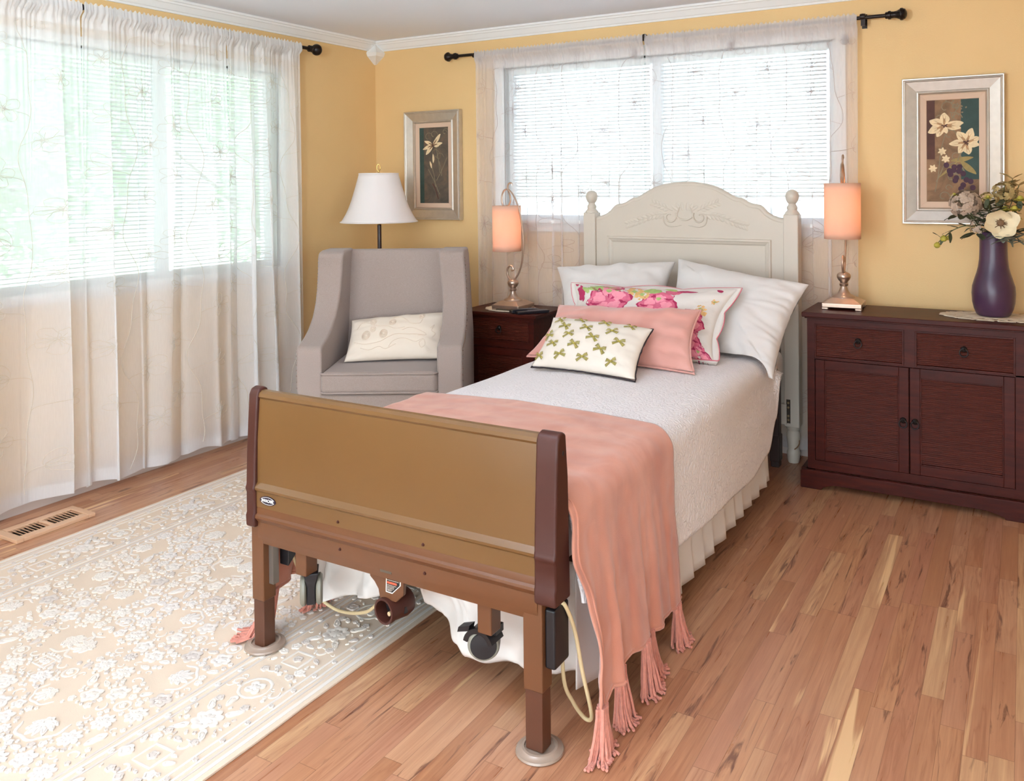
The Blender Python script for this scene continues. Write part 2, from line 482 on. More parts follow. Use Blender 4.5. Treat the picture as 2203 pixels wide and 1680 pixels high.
def blind(label, axis, pos, a0, a1, ztop, zbot, group, tilt):
    """mini blind: headrail, slats, ladder cords, bottom rail"""
    mid = (a0 + a1) / 2
    loc = (pos, mid, zbot) if axis == 'y' else (mid, pos, zbot)
    t = thing('window_blind', label, 'blind', loc, 0, group)
    def P(a, d, z): return (pos + d, a, z) if axis == 'y' else (a, pos + d, z)
    def bx(m, s0, s1, d, z0, z1):
        p = P(s0, -d, z0); q = P(s1, d, z1); m.box(min(p[0], q[0]), max(p[0], q[0]), min(p[1], q[1]), max(p[1], q[1]), z0, z1)
    m = MB(); bx(m, a0, a1, 0.014, ztop - 0.028, ztop); obj('headrail', m, M_BLIND, t, smooth=0)
    m = MB(); bx(m, a0, a1, 0.012, zbot, zbot + 0.012); obj('bottom_rail', m, M_BLIND, t, smooth=0)
    m = MB(); z = zbot + 0.026; w = 0.0125
    while z < ztop - 0.034:
        vs = []
        for a in (a0 + 0.004, a1 - 0.004):
            for q in (-1, -0.33, 0.33, 1):
                vs.append(P(a, q * w * cos(tilt), z + q * w * sin(tilt) + 0.0018 * (1 - q * q)))
        m.add(vs, [(i, i + 1, i + 5, i + 4) for i in range(3)]); z += 0.021
    obj('slats', m, M_BLIND, t, smooth=60, solid=0.0008)
    m = MB(); n = 3 if a1 - a0 > 0.8 else 2
    for i in range(n):
        a = lerp(a0 + 0.10, a1 - 0.10, i / (n - 1))
        for d in (-0.013, 0.013): m.tube([P(a, d, zbot), P(a, d, ztop - 0.02)], 0.0011, 4)
    obj('ladder_cord', m, M_BLIND, t, smooth=0)
    return t
g = 'white mini blinds in the left wall window'
blind('white mini blind behind the sheers, left wall window, section nearest the room corner', 'y', -0.035, -1.56, -0.90, 2.09, 0.985, g, 0.25)
blind('white mini blind behind the sheers, middle section of the left wall window', 'y', -0.035, -2.91, -1.64, 2.09, 0.985, g, 0.25)
g = 'white mini blinds in the back window'
blind('white mini blind in back window, half nearer the floor lamp corner', 'x', 0.035, 1.08, 2.01, 2.14, 1.345, g, -0.25)
blind('white mini blind in back window, half nearer the dark sideboard', 'x', 0.035, 2.07, 2.99, 2.14, 1.345, g, -0.25)

# ------------------------------------------------------------------ outdoors
M_PALEGROUND = mat('pale_bounce_ground', (196, 204, 188), 0.9, var=0.2, vscale=3)  # ground coloured paler than grass to bounce daylight up to the ceiling
struct('ground', MB().box(-30, 30, -30, 30, -0.62, -0.5), M_PALEGROUND, smooth=0)
struct('bounce_slab', MB().box(-1, 8, -14, YF - 0.2, -0.5, -0.06), mat('pale_bounce_paving', (206, 204, 200), 0.8, var=0.05), smooth=0)  # unseen pale slab added to bounce sunlight onto the ceiling
M_SIDING = mat('white_siding', (238, 240, 244), 0.6)
M_ROOFB = mat('pale_blue_roof', (204, 216, 228), 0.7)
hs = thing('neighbour_house', 'white sided neighbouring house seen through the back window', 'house', (2.0, 8.4, -0.5))
mb = MB().box(-7.0, 9.0, 6.6, 9.8, -0.5, 1.72)
for i in range(14): mb.box(-7.0, 9.0, 6.585, 6.6, -0.4 + i * 0.15, -0.28 + i * 0.15)
obj('siding_wall', mb, M_SIDING, hs, smooth=0)
obj('roof', MB().prism([(6.2, 1.70), (8.2, 3.4), (10.2, 1.70), (10.2, 1.60), (8.2, 3.25), (6.2, 1.60)], 'x', -7.4, 9.4), M_ROOFB, hs, smooth=0)

def leaf_material():
    k = NT('spring_leaves')
    oi = k.n('TexWhiteNoise', noise_dimensions='3D'); k.put(oi, 'Vector', k.coord((9, 9, 9)))
    c = k.ramp(k.noise(k.coord(), 5, 2), [(0.3, rgb(140, 180, 140)), (0.7, rgb(200, 224, 186))])
    df = k.n('BsdfDiffuse'); k.put(df, 'Color', c)
    tn = k.n('BsdfTranslucent'); k.put(tn, 'Color', c)
    m = k.n('MixShader'); m.inputs[0].default_value = 0.45
    k.t.links.new(df.outputs[0], m.inputs[1]); k.t.links.new(tn.outputs[0], m.inputs[2])
    return k.finish(m.outputs[0])
M_LEAFOUT = leaf_material()
M_BARK = mat('grey_bark', (110, 92, 76), 0.9)
def tree(label, loc, H, R, n, seed):
    r = random.Random(seed)
    t = thing('leafy_tree', label, 'tree', loc, 0, 'trees outside the left window')
    m = MB()
    m.tube([V(loc), V(loc) + V((0.05, 0.03, H * 0.4)), V(loc) + V((-0.05, 0.1, H * 0.75))], [0.12, 0.09, 0.04], 8)
    for i in range(6):
        a = r.uniform(0, 6.28); b = V(loc) + V((0, 0, H * r.uniform(0.3, 0.6)))
        m.tube([b, b + V((cos(a) * R * 0.4, sin(a) * R * 0.4, H * 0.15)), b + V((cos(a) * R * 0.8, sin(a) * R * 0.8, H * 0.3))], [0.045, 0.03, 0.012], 6)
    obj('trunk', m, M_BARK, t)
    m = MB(); blobs = [(V(loc) + V((r.uniform(-0.6, 0.6) * R, r.uniform(-0.6, 0.6) * R, H * r.uniform(0.28, 0.95))), R * r.uniform(0.35, 0.6)) for _ in range(14)]
    for i in range(n):
        c, q = r.choice(blobs)
        d = V((r.gauss(0, 1), r.gauss(0, 1), r.gauss(0, 1))).normalized() * q * r.uniform(0.55, 1.0)
        p = c + d; s = r.uniform(0.05, 0.10)
        u = V((r.gauss(0, 1), r.gauss(0, 1), r.gauss(0, 1))).normalized(); w = u.orthogonal().normalized(); nn = u.cross(w)
        m.add([p - u * s, p + w * s * 0.45 + nn * s * 0.15, p + u * s, p - w * s * 0.45 + nn * s * 0.15], [(0, 1, 2), (0, 2, 3)])
    obj('foliage', m, M_LEAFOUT, t, smooth=0, recalc=False)
tree('bushy green tree outside, behind the left edge of the left window', (-3.6, -4.6, -0.5), 3.9, 1.5, 3600, 1)
tree('bushy green tree outside, behind the middle of the left window', (-4.0, -0.7, -0.5), 4.2, 1.6, 3600, 2)
tree('bushy green tree outside, beyond the corner end of the left window', (-4.4, 3.2, -0.5), 3.8, 1.5, 3600, 3)
tree('tall green tree standing farthest outside the left window', (-10.5, 0.6, -0.5), 5.5, 3.2, 4500, 4)

# ------------------------------------------------------------------ curtain rods
def finial(m, p, d):
    """turned trumpet finial at p pointing along unit vector d"""
    prof = [(0.0, 0.0), (0.015, 0.0), (0.017, 0.004), (0.017, 0.012), (0.021, 0.014), (0.021, 0.024), (0.017, 0.027), (0.016, 0.040), (0.018, 0.052),
            (0.024, 0.064), (0.030, 0.070), (0.030, 0.078), (0.026, 0.084), (0.024, 0.090), (0.012, 0.097), (0.0, 0.099)]
    q = V((0, 0, 1)).rotation_difference(V(d)).to_matrix().to_4x4()
    m.lathe(prof, n=20, M=Matrix.Translation(V(p)) @ q); return m
def ball_finial(m, p, d):
    prof = [(0.0, 0.0), (0.014, 0.0), (0.015, 0.006), (0.020, 0.008), (0.020, 0.016), (0.016, 0.019), (0.020, 0.023), (0.020, 0.030), (0.014, 0.034),
            (0.014, 0.040), (0.024, 0.046), (0.033, 0.058), (0.036, 0.070), (0.033, 0.082), (0.024, 0.093), (0.010, 0.099), (0.0, 0.100)]
    q = V((0, 0, 1)).rotation_difference(V(d)).to_matrix().to_4x4()
    m.lathe(prof, n=20, M=Matrix.Translation(V(p)) @ q); return m
RX, RZ1 = 0.09, 2.262
r1 = thing('curtain_rod', 'dark bronze curtain rod with ball finial on the left wall', 'curtain rod', (RX, -2.2, RZ1))
obj('rod', MB().tube([(RX, -4.25, RZ1), (RX, -0.70, RZ1)], 0.0105, 12), M_BRONZE, r1)
obj('finial', ball_finial(MB(), (RX, -0.705, RZ1), (0, 1, 0)), M_BRONZE, r1)
obj('finial', ball_finial(MB(), (RX, -4.245, RZ1), (0, -1, 0)), M_BRONZE, r1)
for y in (-0.815, -2.112, -3.6):
    m = MB().box(0.0, 0.006, y - 0.012, y + 0.012, RZ1 - 0.05, RZ1 + 0.02).tube([(0.004, y, RZ1 - 0.02), (RX * 0.6, y, RZ1 - 0.025), (RX, y, RZ1 - 0.017)], 0.005, 8)
    m.lathe([(0.0105, -0.009), (0.0155, -0.008), (0.0155, 0.008), (0.0105, 0.009)], n=16, M=Matrix.Translation((RX, y, RZ1)) @ Matrix.Rotation(pi / 2, 4, 'X'))
    obj('bracket', m, M_BRONZE, r1)
RY, RZ2 = -0.062, 2.238
r2 = thing('curtain_rod', 'dark bronze curtain rod with trumpet finials above the headboard window', 'curtain rod', (2.0, RY, RZ2))
obj('rod', MB().tube([(0.73, RY, RZ2 + 0.006), (3.29, RY, RZ2 - 0.006)], 0.0095, 12), M_BRONZE, r2)
obj('finial', finial(MB(), (0.735, RY, RZ2 + 0.006), (-1, 0, 0)), M_BRONZE, r2)
obj('finial', finial(MB(), (3.285, RY, RZ2 - 0.006), (1, 0, 0)), M_BRONZE, r2)
for x in (0.865, 2.018, 3.18):
    m = MB().box(x - 0.012, x + 0.012, -0.006, 0.0, RZ2 - 0.05, RZ2 + 0.02).tube([(x, -0.004, RZ2 - 0.03), (x, RY * 0.6, RZ2 - 0.03), (x, RY, RZ2 - 0.018)], 0.005, 8)
    m.lathe([(0.009, -0.014), (0.014, -0.012), (0.016, 0.0), (0.014, 0.012), (0.009, 0.014)], n=16, M=Matrix.Translation((x, RY, RZ2)) @ Matrix.Rotation(pi / 2, 4, 'Y'))
    if x > 3: m.box(x - 0.008, x + 0.012, RY - 0.006, RY + 0.002, RZ2 - 0.045, RZ2 - 0.012)
    if 2 < x < 3: m.sph((x, RY - 0.004, RZ2 + 0.008), 0.017)
    obj('bracket', m, M_BRONZE, r2)

# ------------------------------------------------------------------ sheer curtains
def flower_strokes(r, cx, cz, s, flip):
    """embroidered motif strokes in cloth metres around (cx, cz)"""
    out = []
    kind = r.random()
    if kind < 0.55:      # open blossom of outlined petals
        n = 5
        a0 = r.uniform(0, 6.28)
        for i in range(n):
            a = a0 + i * 2 * pi / n; L = s * r.uniform(0.8, 1.15); W = s * 0.42; st = []
            for k in range(13):
                t = k / 12 * 2 * pi
                u = (1 - cos(t)) / 2 * L; w = sin(t) * W * (0.45 + 0.55 * (1 - cos(t)) / 2) * (1 + 0.12 * sin(5 * t))
                st.append((cx + cos(a) * u - sin(a) * w, cz + sin(a) * u + cos(a) * w))
            out.append(st)
            out.append([(cx, cz), (cx + cos(a + 0.12) * L * 0.55, cz + sin(a + 0.12) * L * 0.55)])
        out.append([(cx + cos(t / 8 * 2 * pi) * s * 0.16, cz + sin(t / 8 * 2 * pi) * s * 0.16) for t in range(9)])
    else:                # three leaf sprig
        for da in (-0.75, 0.0, 0.75):
            a = (0.35 if flip > 0 else pi - 0.35) + da; L = s * 1.25; W = s * 0.3; st = []
            for k in range(13):
                t = k / 12 * 2 * pi
                u = (1 - cos(t)) / 2 * L; w = sin(t) * W
                st.append((cx + cos(a) * u - sin(a) * w, cz + sin(a) * u + cos(a) * w))
            out.append(st)
    return out

def curtain(label, group, axis, pos, sgn, a0, a1, ztop, zbot, seed, nf, m_s, vines, cloth=1.35, flare=0.0, tags=()):
    """rod-pocket sheer. axis: wall direction; pos: rod plane; sgn: room-side direction. zbot is a function of u"""
    r = random.Random(seed); w = a1 - a0
    ph = r.uniform(0, 6.28)
    amp = [r.uniform(0.55, 1.35) for _ in range(nf + 3)]
    def S(u, z):
        dep = min(1.0, max(0.0, (ztop - z) / 0.9))
        # irregular pleats, overlapping where the cloth doubles over
        wob = 0.45 * nz(u * 4.0, seed * 3.1, z * 0.25)
        f = (u * nf + wob) * 2 * pi + ph
        A = amp[int(min(nf + 2, max(0, u * nf + 1)))]
        e = min(1.0, u * 9, (1 - u) * 9)
        b = (0.010 + 0.030 * dep) * A * max(0.25, e) * (1.0 if axis == 'y' else 0.55)
        sh = (0.004 + 0.020 * dep) * A * e
        fine = 0.004 * (1 - dep) * sin(u * w * 210 + 3 * sin(u * 31)) 
        lat = a0 + u * w - sh * sin(2 * f) * 0.9 + flare * dep * (u - 0.5)
        off = b * cos(f) + 0.006 * sin(2.3 * f + 1.0) * dep + fine + (0.012 if axis == 'y' else 0.006) * dep * nz(u * 9, z * 1.2, seed)
        if z > ztop - 0.045:      # pocket around the rod
            k = (ztop - z) / 0.045
            off = 0.0165 + 0.003 * sin(pi * min(1, max(0, k))) + abs(fine) * 1.2
        return (pos + sgn * off, lat, z) if axis == 'y' else (lat, pos + sgn * off, z)
    mid = S(0.5, 0.05)
    c = thing('sheer_curtain', label, 'curtain', (mid[0], mid[1], 0.03), 0, group)
    nu = int(w * 190) + 20
    def zz(u, v):
        zb = zbot(u); zt = ztop + 0.012 + 0.006 * sin(u * w * 260) + 0.004 * nz(u * 60, seed)
        q = v ** 1.0
        return lerp(zt, zb, q)
    m = MB()
    vs = []; nv = 44; rows = [0, 0.006, 0.012, 0.018, 0.026, 0.04, 0.06] + [0.06 + 0.94 * (j / (nv - 6)) for j in range(1, nv - 5)]
    for v in rows:
        for i in range(nu + 1): vs.append(S(i / nu, zz(i / nu, v)))
    n1 = nu + 1
    fs = [(j * n1 + i, j * n1 + i + 1, (j + 1) * n1 + i + 1, (j + 1) * n1 + i) for j in range(len(rows) - 1) for i in range(nu)]
    obj('cloth', m.add(vs, fs), m_s, c, smooth=180, recalc=False)
    # doubled hems: header band and bottom band
    def band(zlo, zhi):
        mm = MB(); k = 5
        vs = []
        for j in range(k + 1):
            for i in range(nu + 1):
                u = i / nu; p = V(S(u, lerp(zlo(u), zhi(u), j / k)))
                if axis == 'y': p.x -= sgn * 0.003
                else: p.y -= sgn * 0.003
                vs.append(p)
        mm.add(vs, [(j * n1 + i, j * n1 + i + 1, (j + 1) * n1 + i + 1, (j + 1) * n1 + i) for j in range(k) for i in range(nu)])
        return mm
    obj('header', band(lambda u: ztop - 0.10, lambda u: ztop + 0.008), m_s, c, smooth=180, recalc=False)
    obj('hem', band(lambda u: zbot(u) + 0.001, lambda u: zbot(u) + 0.055), m_s, c, smooth=180, recalc=False)
    # embroidery: meandering vines with blossoms and sprigs
    em = MB()
    def stroke(st, rad):
        pts = []
        for (cx, cz) in st:
            u = cx / w
            if not (0.004 < u < 0.996) or cz > ztop - 0.1 or cz < zbot(u) + 0.02: 
                if len(pts) > 1: em.tube(pts, rad, 4, cap=False)
                pts = []; continue
            p = V(S(u, cz))
            if axis == 'y': p.x += sgn * 0.0012
            else: p.y += sgn * 0.0012
            pts.append(p)
        if len(pts) > 1: em.tube(pts, rad, 4, cap=False)
    for cx in vines:
        z = ztop - 0.12; side = 1; ph2 = r.uniform(0, 6.28)
        path = lambda zz_: cx + 0.032 * sin(zz_ * 9.5 + ph2) + 0.012 * sin(zz_ * 21 + ph2)
        st = []; q = z
        while q > 0.06: st.append((path(q), q)); q -= 0.02
        stroke(st, 0.0015)
        while z > 0.12:
            s = r.uniform(0.052, 0.070); d = side * r.uniform(0.095, 0.130)
            px, pz = path(z) , z
            tx, tz = px + d, z + 0.03
            stroke([(lerp(px, tx, t / 6), lerp(pz, tz, (t / 6) ** 0.6)) for t in range(7)], 0.0012)
            for fs_ in flower_strokes(r, tx, tz, s, side): stroke(fs_, 0.0010)
            side = -side; z -= r.uniform(0.120, 0.155)
    obj('embroidery', em, M_THREAD if axis == 'y' else M_THREAD2, c, smooth=60)
    for (ta, tz) in tags:
        u = (ta - a0) / w; tm = MB()
        tm.grid(lambda p, q: (lambda s: (s[0], s[1] + 0.006, s[2]))(S(u + (p - 0.5) * 0.036 / w, tz + (q - 0.5) * 0.05)), 3, 3)
        obj('fabric_tab', tm, mat('grey_tab', (150, 140, 136), 0.8), c, smooth=180, solid=0.002)
    return c
g = 'sheer curtains on the left wall'
def zb_a(u): return 0.052 + 0.012 * nz(u * 7, 1.0)
def zb_b(u): return 0.045 + 0.02 * nz(u * 6, 5.0)
def zb_c(u): return 0.040 + 0.02 * nz(u * 5, 9.0)
curtain('embroidered white sheer curtain at the left edge, in front of the floor register', g, 'y', RX, 1, -3.30, -2.118, RZ1 + 0.008, zb_a, 11, 4, M_SHEER, [0.22, 0.58, 0.93], flare=0.02)
curtain('embroidered white sheer curtain on left wall, second panel from the armchair', g, 'y', RX, 1, -2.105, -1.305, RZ1 + 0.008, zb_b, 12, 3, M_SHEER, [0.22, 0.58], flare=0.03)
curtain('embroidered white sheer curtain on left wall, panel right beside the armchair', g, 'y', RX, 1, -1.300, -0.775, RZ1 + 0.008, zb_c, 13, 3, M_SHEER, [0.12, 0.42], flare=0.02)
g = 'sheer curtains on the back wall'
def zb_d(u): return 0.05
curtain('ivory embroidered sheer curtain behind the headboard, panel on the armchair side', g, 'x', RY, -1, 0.872, 2.012, RZ2 + 0.008, zb_d, 21, 7, M_SHEER2, [0.14, 0.45, 0.66, 1.0], tags=[(1.953, 2.155)])
curtain('ivory embroidered sheer curtain behind the headboard, panel on the sideboard side', g, 'x', RY, -1, 2.022, 3.155, RZ2 + 0.002, zb_d, 22, 7, M_SHEER2, [0.13, 0.44, 0.76, 1.02], tags=[(2.515, 2.150), (3.095, 2.135)])

# ------------------------------------------------------------------ rug with carved pile
def rug():
    x0, x1, y0, y1 = 0.445, 2.150, -3.85, -1.10
    M_G = mat('rug_ground_tan', (219, 197, 174), 0.95, var=0.06, vscale=2.5, bump=0.3, bscale=600)
    k = NT('rug_cream_pile'); v = k.coord()
    c = k.ramp(k.noise(v, 3.2, 3), [(0.35, rgb(226, 214, 200)), (0.65, rgb(221, 211, 203))])
    M_P = k.finish(k.pbr(c, 0.95, 0, k.bump(k.noise(v, 700, 2), 0.4, 0.001), 0.15, 0.2))
    M_S = mat('rug_grey_taupe_pile', (207, 194, 184), 0.95, bump=0.3, bscale=600)
    t = thing('area_rug', 'cream area rug with carved floral pile and tan ground', 'rug', ((x0 + x1) / 2, (y0 + y1) / 2, 0))
    r = random.Random(5)
    zb = 0.0075
    base = MB()
    ol = []
    def edge(a, b, n, ax, s):
        for i in range(n):
            q = i / n; p = V(a).lerp(V(b), q); w = 0.003 * nz(q * 14, s)
            ol.append((p.x + (w if ax == 'x' else 0), p.y + (w if ax == 'y' else 0)))
    edge((x0, y0, 0), (x1, y0, 0), 24, 'y', 1.3); edge((x1, y0, 0), (x1, y1, 0), 40, 'x', 2.7)
    edge((x1, y1, 0), (x0, y1, 0), 24, 'y', 4.1); edge((x0, y1, 0), (x0, y0, 0), 40, 'x', 6.6)
    base.prism(ol, 'z', 0.0, zb)
    obj('backing', base, M_G, t, smooth=0, bevel=0.002)
    pm = MB()
    H = 0.0026
    def raised(pts, h=0.0042, mi=0):
        """low bevelled island from a star-shaped outline"""
        n = len(pts); cx = sum(p[0] for p in pts) / n; cy = sum(p[1] for p in pts) / n
        vs = [(p[0], p[1], zb - 0.001) for p in pts] + [(p[0], p[1], zb + h * 0.85) for p in pts]
        for q, hh in ((0.91, 1.0), (0.62, 0.95), (0.54, 0.55), (0.44, 0.98)):
            vs += [(lerp(cx, p[0], q), lerp(cy, p[1], q), zb + h * hh) for p in pts]
        vs.append((cx, cy, zb + h * 0.9)); e = len(vs) - 1
        fs = []
        for i in range(n):
            j = (i + 1) % n
            fs += [(k * n + i, k * n + j, (k + 1) * n + j, (k + 1) * n + i) for k in range(5)] + [(5 * n + i, 5 * n + j, e)]
        pm.cur = mi; pm.add(vs, fs)
    def ribbon(path, w, h=H, mi=0):
        """raised carved line; the ends taper"""
        m = len(path); vs = []; fs = []; h = h * 0.6
        for i, p in enumerate(path):
            a = V(path[max(0, i - 1)]); b = V(path[min(m - 1, i + 1)]); d = (b - a); d = V((d.x, d.y)).normalized() if d.length > 1e-9 else V((1, 0))
            nrm = V((-d.y, d.x)); ww = w * min(1.0, 0.35 + min(i, m - 1 - i) * 0.4)
            for q, hh in ((-1, -0.001), (-1, h * 0.6), (-0.6, h), (0.6, h), (1, h * 0.6), (1, -0.001)):
                vs.append((p[0] + nrm.x * ww * q, p[1] + nrm.y * ww * q, zb + hh * (1 + 0.004 * i)))
        for i in range(m - 1):
            for q in range(5): fs.append((i * 6 + q, i * 6 + q + 1, (i + 1) * 6 + q + 1, (i + 1) * 6 + q))
        pm.cur = mi; pm.add(vs, fs)
    def floret(cx, cy, R, n, a0, mi=0, depth=0.24):
        N = n * 6
        raised([(cx + R * (1 + 0.06 * nz(i * 1.7, cx * 9, cy * 9)) * (1 - depth + depth * abs(sin(n * (2 * pi * i / N) / 2))) * cos(2 * pi * i / N + a0), cy + R * (1 - depth + depth * abs(sin(n * (2 * pi * i / N) / 2))) * sin(2 * pi * i / N + a0)) for i in range(N)], mi=mi)
    def ring(cx, cy, R, w, n=12, sq=False, a0=0):
        pts = [(cx + R * cos(2 * pi * i / n + a0), cy + R * sin(2 * pi * i / n + a0)) for i in range(n + 1)]
        if sq: pts = [(cx + R * a, cy + R * b) for a, b in ((-1, -1), (0, -1), (1, -1), (1, 0), (1, 1), (0, 1), (-1, 1), (-1, 0), (-1, -1))]
        ribbon(pts, w)
    def leaf(cx, cy, L, W, a, mi=0):
        pts = []
        for i in range(16):
            q = 2 * pi * i / 16; u = cos(q) * L; w = sin(q) * W * (1 - 0.35 * cos(q)) * (1 + 0.14 * cos(6 * q))
            pts.append((cx + cos(a) * u - sin(a) * w, cy + sin(a) * u + cos(a) * w))
        raised(pts, mi=mi)
    def scroll(cx, cy, R, a, s):
        ribbon([(cx + cos(a + s * q * 0.42) * R * (1 - q / 15), cy + sin(a + s * q * 0.42) * R * (1 - q / 15)) for q in range(12)], R * 0.16)
    def palmette(cx, cy, R, a):
        for i in range(7):
            b = a + (i - 3) * 0.42; L = R * (0.55 if i in (0, 6) else 0.72 if i in (1, 5) else 0.86)
            leaf(cx + cos(b) * L * 0.62, cy + sin(b) * L * 0.62, L * 0.42, R * 0.13, b)
        floret(cx, cy, R * 0.26, 6, a)
        ribbon([(cx + cos(a + q) * R * (1.02 + 0.06 * cos(7 * (q))), cy + sin(a + q) * R * (1.02 + 0.06 * cos(7 * q))) for q in [(-1.5 + 3.0 * i / 20) for i in range(21)]], R * 0.07)
    xm = (x0 + x1) / 2; BW = 0.33
    fx0, fx1, fy0, fy1 = x0 + BW, x1 - BW, y0 + BW, y1 - BW
    # border: long guard lines and a run of blossoms, diamonds and scrolls
    for d, w, mi in ((0.022, 0.006, 0), (0.045, 0.003, 1), (0.062, 0.004, 0), (0.088, 0.004, 0), (BW - 0.05, 0.004, 1), (BW - 0.028, 0.005, 0), (BW - 0.008, 0.004, 1)):
        n = 60
        for (a, b) in (((x0 + d, y0 + d), (x0 + d, y1 - d)), ((x1 - d, y0 + d), (x1 - d, y1 - d)), ((x0 + d, y0 + d), (x1 - d, y0 + d)), ((x0 + d, y1 - d), (x1 - d, y1 - d))):
            ribbon([(lerp(a[0], b[0], i / n) + 0.0012 * nz(i * 0.9, d * 40), lerp(a[1], b[1], i / n) + 0.0012 * nz(i * 0.9, d * 70)) for i in range(n + 1)], w, 0.003, mi)
    bplaced = []
    def border_run(P, L):
        step = 0.155; n = int(L / step); step = L / n
        for i in range(n):
            s = (i + 0.5) * step; c = BW * 0.555
            def T(ds, dc): return P(s + ds, c + dc)
            kind = i % 3
            p = T(0, 0); bplaced.append((p[0], p[1], 0.045))
            for q in (-1, 1):
                e = T(q * 0.055, q * 0.05); bplaced.append((e[0], e[1], 0.02)); e = T(q * 0.055, -q * 0.05); bplaced.append((e[0], e[1], 0.02))
            if kind == 0:
                floret(p[0], p[1], 0.044, 8, 0.2); 
                for q in (-1, 1):
                    e = T(q * 0.052, 0.045); leaf(e[0], e[1], 0.026, 0.010, atan2(e[1] - p[1], e[0] - p[0]))
                    e = T(q * 0.052, -0.045); leaf(e[0], e[1], 0.026, 0.010, atan2(e[1] - p[1], e[0] - p[0]))
            elif kind == 1:
                floret(p[0], p[1], 0.03, 4, 0.0, 0, 0.45); ring(p[0], p[1], 0.046, 0.0045, 14)
                for q in (-1, 1):
                    e = T(0, q * 0.068); scroll(e[0], e[1], 0.022, 1.0, q)
            else:
                ring(p[0], p[1], 0.034, 0.005, sq=True); floret(p[0], p[1], 0.016, 5, 0.4, 1)
                for q in (-1, 1):
                    e = T(q * 0.06, -q * 0.03); scroll(e[0], e[1], 0.024, 2.0 * q, -q)
                    e = T(q * 0.05, q * 0.058); floret(e[0], e[1], 0.017, 5, 0.1)
            for q in (-1, 1):
                e = T(step / 2, q * 0.05); floret(e[0], e[1], 0.014, 5, 0.7, 1)
            for q in (-0.25, 0.25):
                e = T(q * step, -BW * 0.555 + 0.075); floret(e[0], e[1], 0.008, 6, 0.3, 1)
                e = T(q * step, BW * 0.445 - 0.04); floret(e[0], e[1], 0.009, 4, 0.3, 0)
    border_run(lambda s, c: (x1 - c, y0 + BW + s), y1 - y0 - 2 * BW); border_run(lambda s, c: (x0 + c, y0 + BW + s), y1 - y0 - 2 * BW)
    border_run(lambda s, c: (x0 + s, y0 + c), x1 - x0); border_run(lambda s, c: (x0 + s, y1 - c), x1 - x0)
    for R, tries in ((0.024, 900), (0.016, 2600), (0.010, 5000), (0.007, 6000)):
        for _ in range(tries):
            x, y = r.uniform(x0 + 0.105, x1 - 0.105), r.uniform(y0 + 0.105, y1 - 0.105)
            if x0 + BW - 0.065 < x < x1 - BW + 0.065 and y0 + BW - 0.065 < y < y1 - BW + 0.065: continue
            if all((x - a) ** 2 + (y - b) ** 2 > (R * 0.9 + c) ** 2 for a, b, c in bplaced):
                bplaced.append((x, y, R)); q = r.random(); mi = 0 if r.random() < 0.7 else 1; a = r.uniform(0, 6.28)
                if q < 0.5: leaf(x, y, R, R * 0.45, a, mi)
                elif q < 0.7: scroll(x, y, R * 0.85, a, r.choice((-1, 1)))
                else: floret(x, y, R * 0.9, r.choice((4, 5, 6)), a, mi)
    # field: mirrored about the long axis and repeated along it
    per = (fy1 - fy0) / 2
    placed = []
    def free(x, y, R): return all((x - a) ** 2 + (y - b) ** 2 > (R + c) ** 2 for a, b, c in placed)
    half = (fx1 - fx0) / 2
    items = []
    def put(x, y, R, fn):
        placed.append((x, y, R)); items.append((x, y, R, fn))
    for (x, y, R) in ((0.02, 0.18, 0.085), (0.30, 0.34, 0.08), (0.05, 0.60, 0.072), (0.42, 0.62, 0.07), (0.38, 0.88, 0.075), (0.16, 0.84, 0.065), (0.44, 0.12, 0.07), (0.18, 0.42, 0.06)):
        put(x, y * per, R, 'pal')
    for cls, R, tries in (('flo', 0.034, 300), ('ring', 0.027, 200), ('leaf', 0.030, 500), ('scr', 0.024, 500), ('flo', 0.022, 1200), ('leaf', 0.018, 1500), ('scr', 0.015, 900), ('dot', 0.012, 3000), ('dot', 0.008, 5000), ('dot', 0.0055, 6000)):
        for _ in range(tries):
            x, y = r.uniform(R * 0.3, half - R), r.uniform(R, per - R)
            if free(x, y, R * 1.02): put(x, y, R, cls)
    for x, y, R, cls in items:
        a = r.uniform(0, 6.28); n = r.choice((5, 6, 8)); s = r.choice((-1, 1)); mi = 0 if r.random() < 0.86 else 1
        for rep in range(2):
            for mir in (-1, 1):
                X = xm + mir * x; Y = fy0 + rep * per + y; A = a if mir > 0 else pi - a
                if cls == 'pal': palmette(X, Y, R * 0.88, A)
                elif cls == 'flo': floret(X, Y, R * 0.96, n, A, mi, 0.3); 
                elif cls == 'ring': ring(X, Y, R * 0.78, R * 0.16, 12, n == 8); floret(X, Y, R * 0.4, 5, A, mi)
                elif cls == 'leaf': leaf(X, Y, R * 0.98, R * 0.42, A, mi)
                elif cls == 'scr': scroll(X, Y, R * 0.85, A, s * mir)
                else: floret(X, Y, R, 5, A, mi)
    # the near and far fields meet a mid bar only in the pattern, nothing else
    obj('carved_pile', pm, [M_P, M_S], t, smooth=50, recalc=False)
rug()

